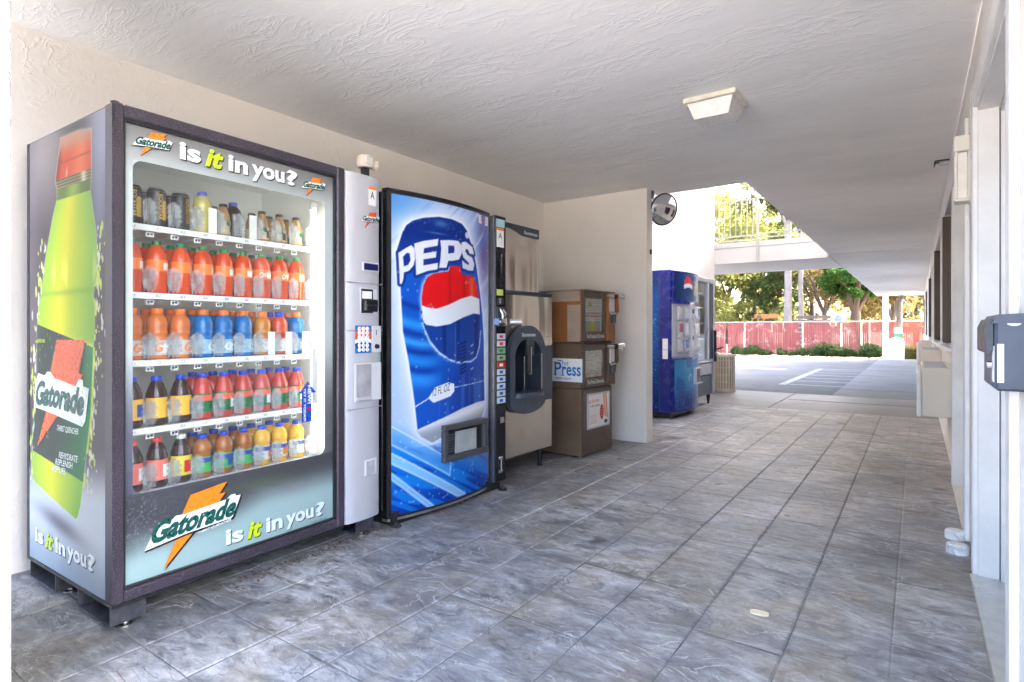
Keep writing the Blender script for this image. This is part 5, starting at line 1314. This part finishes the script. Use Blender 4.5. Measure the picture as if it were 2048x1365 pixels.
def leaf_cloud(mb, centers, n, size, rs, squash=1.):
    for (cx, cy_, cz, r) in centers:
        m = int(n)
        d = rs.normal(size=(m, 3)); d /= np.linalg.norm(d, axis=1)[:, None]; rad = r*rs.uniform(.25, 1., m)**.5
        P_ = np.array([cx, cy_, cz])+d*rad[:, None]*np.array([1, 1, squash])
        a = rs.normal(size=(m, 3)); a /= np.linalg.norm(a, axis=1)[:, None]; b = np.cross(a, rs.normal(size=(m, 3))); b /= np.linalg.norm(b, axis=1)[:, None]
        s_ = size*rs.uniform(.6, 1.3, m)
        q = np.stack([P_-a*s_[:, None], P_+b*s_[:, None]*.45, P_+a*s_[:, None], P_-b*s_[:, None]*.45], 1)
        mb.append(q.reshape(-1, 3))
def quads(name, arrs, mat, par):
    V = np.concatenate(arrs).astype(np.float32); n = len(V)//4
    me = bpy.data.meshes.new(name); me.vertices.add(len(V)); me.vertices.foreach_set('co', V.ravel())
    me.loops.add(len(V)); me.loops.foreach_set('vertex_index', np.arange(len(V), dtype=np.int32)); me.polygons.add(n); me.polygons.foreach_set('loop_start', np.arange(0, len(V), 4, dtype=np.int32)); me.update(calc_edges=True)
    me.materials.append(mat); return link(name, me, par)
L_yel = leafmat('leaf_yellow_green', (.15, .165, .045), (.25, .26, .09), .55); L_dk = leafmat('leaf_dark_green', (.05, .075, .026), (.11, .145, .055), .55); L_rust = leafmat('leaf_rust', (.13, .095, .04), (.19, .15, .07), .5); L_grn = leafmat('leaf_fresh_green', (.035, .085, .02), (.07, .14, .035), .5); L_olive = leafmat('leaf_olive', (.07, .08, .03), (.13, .13, .06)); L_shr = leafmat('leaf_shrub', (.07, .115, .04), (.13, .19, .07), .5); L_hedge = leafmat('leaf_hedge', (.08, .085, .02), (.14, .14, .05), .3)
B_gr = plain('bark_grey', (.09, .08, .072), .9, var=.3, vscale=6, bump=.4, bscale=20); B_pl = plain('bark_pale', (.22, .205, .19), .85, var=.2, vscale=4, bump=.3, bscale=12); B_br = plain('bark_brown', (.055, .04, .028), .9, var=.3, vscale=5, bump=.4, bscale=20)
def tree(name, label, x, y, h, spread, bark, leaf, seed, r0=.18, crown0=1.6, lean=0., nclump=46, nleaf=120, size=.12, fork=None, squash=.8, group='trees beyond the red fence'):
    rs = np.random.RandomState(seed)
    T = empty(name, label, 'tree', (x, y, -.05), 0, group)
    tk = MB(); path = []; px_ = 0; py_ = 0
    K = 6; fork = fork or h*.3
    for k in range(K+1):
        z = fork*k/K; path.append((px_+lean*z+rs.normal(0, .02), py_, z))
    rr = [r0*(1.25 if k == 0 else 1-.35*k/K) for k in range(K+1)]
    tk.tube(path, rr, 9)
    top = Vector(path[-1]); tips = []
    nb = 5
    for q in range(nb):
        a = 2*math.pi*q/nb+rs.uniform(-.5, .5); L_ = spread*rs.uniform(.55, .95); up_ = (h-fork)*rs.uniform(.45, .9)
        p1 = top+Vector((math.cos(a)*L_*.35, math.sin(a)*L_*.35, up_*.45)); p2 = top+Vector((math.cos(a)*L_*.75, math.sin(a)*L_*.75, up_*.8)); p3 = top+Vector((math.cos(a)*L_, math.sin(a)*L_, up_))
        tk.tube([top-Vector((0, 0, .1)), p1, p2, p3], [r0*.5, r0*.36, r0*.2, r0*.06], 6); tips += [p1, p2, p3]
        for w_ in range(2):
            b_ = p1.lerp(p2, rs.uniform(.2, 1)); e_ = b_+Vector(rs.normal(0, 1, 3))*spread*.28; tk.tube([b_, b_.lerp(e_, .5)+Vector((0, 0, .1)), e_], [r0*.18, r0*.1, r0*.03], 5); tips.append(e_)
    tk.build('trunk', bark, T, smooth=60)
    cs = []
    for k in range(nclump):
        if k < len(tips): c = tips[k]; c = np.array(c)+rs.normal(0, .15, 3)
        else:
            d = rs.normal(size=3); d /= np.linalg.norm(d); d *= rs.uniform(.3, 1)**.6
            c = np.array([lean*fork, 0, (crown0+h)/2])+d*np.array([spread, spread*.8, (h-crown0)/2])
        cs.append((*c, rs.uniform(.28, .62)*spread/2.2))
    arr = []; leaf_cloud(arr, cs, nleaf, size, rs, squash); quads('crown', arr, leaf, T)
    return T
GT = 'trees beyond the red fence'
tree('willow_tree', 'bright yellow green tree filling the view beside the stairwell wall', -11.0, 33, 10, 4.2, B_br, L_yel, 1, crown0=.8, nclump=90, nleaf=170, size=.13)
tree('willow_tree', 'pale yellow tree seen through the upper railing, twin of the larger one', -8.2, 38, 12, 4.0, B_br, L_yel, 2, crown0=1.2, nclump=80, nleaf=150, size=.14)
tree('oak_tree', 'dark green tree standing just before the two pale trunks', -6.6, 34, 5.6, 2.0, B_br, L_dk, 3, crown0=1.6, nclump=46, nleaf=150, size=.10)
tree('eucalyptus_tree', 'straight pale trunk of a tall tree, the thicker of the pair', -5.35, 32, 11, 2.4, B_pl, L_olive, 4, r0=.22, crown0=6.0, fork=6.5, nclump=36, nleaf=120)
tree('eucalyptus_tree', 'straight pale trunk of a tall tree, the thinner of the pair', -4.85, 32.3, 11, 2.2, B_pl, L_dk, 5, r0=.15, crown0=5.5, fork=6.0, lean=.01, nclump=36, nleaf=120)
tree('rust_tree', 'rusty brown leafed tree with grey forked trunk above the fence', -3.75, 33.5, 6.5, 2.2, B_gr, L_rust, 6, r0=.17, crown0=1.9, fork=2.0, lean=-.08, nclump=44, nleaf=120, size=.085)
tree('ivy_tree', 'fresh green ivy covered tree with stout brown trunk behind the fence', -2.35, 31.5, 5.2, 1.7, B_br, L_grn, 7, r0=.30, crown0=2.1, fork=2.0, nclump=50, nleaf=190, size=.10)
tree('rust_tree', 'olive brown tree half hidden by the covered walk soffit', -1.0, 34.5, 6.0, 2.4, B_gr, L_rust, 8, crown0=1.2, nclump=46, nleaf=120, size=.10)
tree('oak_tree', 'slim dark tree showing above the upper walkway railing', -4.9, 37, 9.5, 2.4, B_br, L_dk, 9, crown0=4.6, nclump=44, nleaf=120, size=.12)
tree('street_tree', 'grey leaning trunk with green crown between the bin and the wing', -.62, 26.1, 4.4, 1.5, B_gr, L_grn, 10, r0=.13, crown0=2.2, fork=2.3, lean=.05, nclump=30, nleaf=130, size=.09, group=None)
for i, (x, y, h, m_) in enumerate(((-17, 46, 11, L_yel), (-12.5, 48, 12, L_yel), (-8, 50, 11, L_olive), (-4, 52, 12, L_yel), (0, 50, 11, L_olive), (4, 48, 11, L_yel))):
    tree('background_tree', ('pale far tree behind the bright yellow green tree', 'second pale far tree left of the dark green tree', 'olive far tree behind the dark green tree', 'pale far tree behind the rusty tree', 'olive far tree behind the ivy covered tree', 'pale far tree behind the white post')[i].replace(' left of', ' before'), x, y, h, 3.6, B_br, m_, 20+i, crown0=.4, nclump=80, nleaf=120, size=.18)
# sign on the leaning trunk, low hedge, shrubs along the fence foot
t = empty('trunk_sign', 'small white and green sign fixed on the grey leaning trunk', 'sign', (-.56, 25.90, .78))
MB().box(-.13, -.012, .16, .13, .0, .36).build('white_plate', M_white, t); MB().box(-.13, -.012, .0, .13, .0, .155).build('green_plate', plain('sign_green', (.03, .14, .10), .5), t)
def shrub(name, label, cat, x, y, wx, h, leaf, seed, n=10, nl=110, size=.06, group='shrubs along the fence foot', box_=False):
    rs = np.random.RandomState(seed); T = empty(name, label, cat, (x, y, 0), 0, group); st = MB(); cs = []
    for k in range(n):
        a = Vector((rs.uniform(-.3, .3)*wx, rs.uniform(-.1, .1), -.02)); b_ = Vector((rs.uniform(-1, 1)*wx*.85, rs.uniform(-.18, .18), h*rs.uniform(.4, .95)))
        st.tube([a, a.lerp(b_, .5)+Vector((0, 0, .05)), b_], [.012, .009, .004], 5); cs.append((b_.x, b_.y, b_.z*.75, h*rs.uniform(.28, .5)))
        cs.append((b_.x*.9, b_.y, b_.z*.35, h*.35))
    st.build('stems', B_br, T)
    arr = []; leaf_cloud(arr, cs, nl, size, rs); q = np.concatenate(arr); q[:, 2] = np.maximum(q[:, 2], .0); quads('foliage', [q], leaf, T); return T
for i, (x, wx, h, lab) in enumerate(((-6.1, .55, .38, 'low green shrub at the foot of the fence by the litter can'), (-5.3, .35, .22, 'tiny sprawling shrub between the fence posts'), (-4.3, .55, .26, 'flat green shrub spreading at the second fence post'), (-3.5, .5, .34, 'low green shrub just past the second fence post'), (-2.9, .5, .50, 'tallest bushy shrub mid fence'), (-2.35, .4, .34, 'small shrub joined to the tall bushy one'), (-1.45, .28, .60, 'thin upright weed at the third fence post'), (-1.75, .3, .22, 'low weed before the third fence post'))):
    shrub('shrub', lab, 'shrub', x, 26.1, wx, h, L_shr, 40+i)
H = empty('hedge', 'low clipped yellow green hedge between the bin and the wing', 'hedge', (.0, 25.5, 0))
rs = np.random.RandomState(60); arr = []; m = 5200
P_ = np.stack([rs.uniform(-.42, .50, m), rs.uniform(-.3, .3, m), rs.uniform(.02, .46, m)], 1); a = rs.normal(size=(m, 3)); a /= np.linalg.norm(a, axis=1)[:, None]; b_ = rs.normal(size=(m, 3)); b_ /= np.linalg.norm(b_, axis=1)[:, None]
arr = [np.stack([P_-a*.03, P_+b_*.018, P_+a*.03, P_-b_*.018], 1).reshape(-1, 3)]; quads('foliage', arr, L_hedge, H)
MB().box(-.36, -.22, 0, .44, .22, .36).build('branches', B_br, H)
# things over the fence
t = empty('lumber_stack', 'dark weathered lumber stack showing over the fence behind the rusty tree', 'lumber', (-4.0, 30.5, 0))
for k in range(8): MB().box(-.75+.05*(k % 2), -.3, .2+k*.2, .75, .3, .34+k*.2).build('plank', B_gr, t)
for q in (-.6, .6): MB().box(q-.05, -.25, -.05, q+.05, .25, .2).build('bearer', B_gr, t)
t = empty('parasol', 'pale blue garden globe lamp peeping over the fence', 'lamp', (-2.75, 29.0, 0)); t.name = 'globe_lamp'
MB().tube([(0, 0, -.05), (0, 0, 1.35)], .03, 8).build('pole', M_fpost, t); MB().lathe([(.001, 1.34)]+[(.22*math.sin(a), 1.56-.22*math.cos(a)) for a in np.linspace(.2, math.pi, 10)], 16).build('globe', plain('pale_blue_glass', (.12, .20, .28), .3), t)
t = empty('boom', 'yellow orange machine boom seen over the fence by the pale trunks', 'machine boom', (-6.05, 31, 0)); t.name = 'machine_boom'
MB().box(-.7, -.1, 1.62, .45, .1, 1.86, c=.03).build('arm', plain('boom_orange', (.25, .10, .015), .5), t); MB().box(-.1, -.12, -.05, .1, .12, 1.615).build('stand', B_br, t); MB().box(-.55, -.13, 1.65, -.35, -.105, 1.8).build('panel', M_black, t)
t = empty('hose_tap', 'black tap handle and pipe standing by the litter can', 'tap', (-2.83, 9.45, 0))
MB().tube([(0, 0, 0), (0, 0, .86)], .016, 8).build('pipe', M_black, t); MB().tube([(-.05, 0, .86), (.16, -.02, .875)], .013, 8).build('lever', M_black, t); MB().lathe([(.03, .74), (.034, .80), (.001, .82)], 12).build('valve', M_black, t)
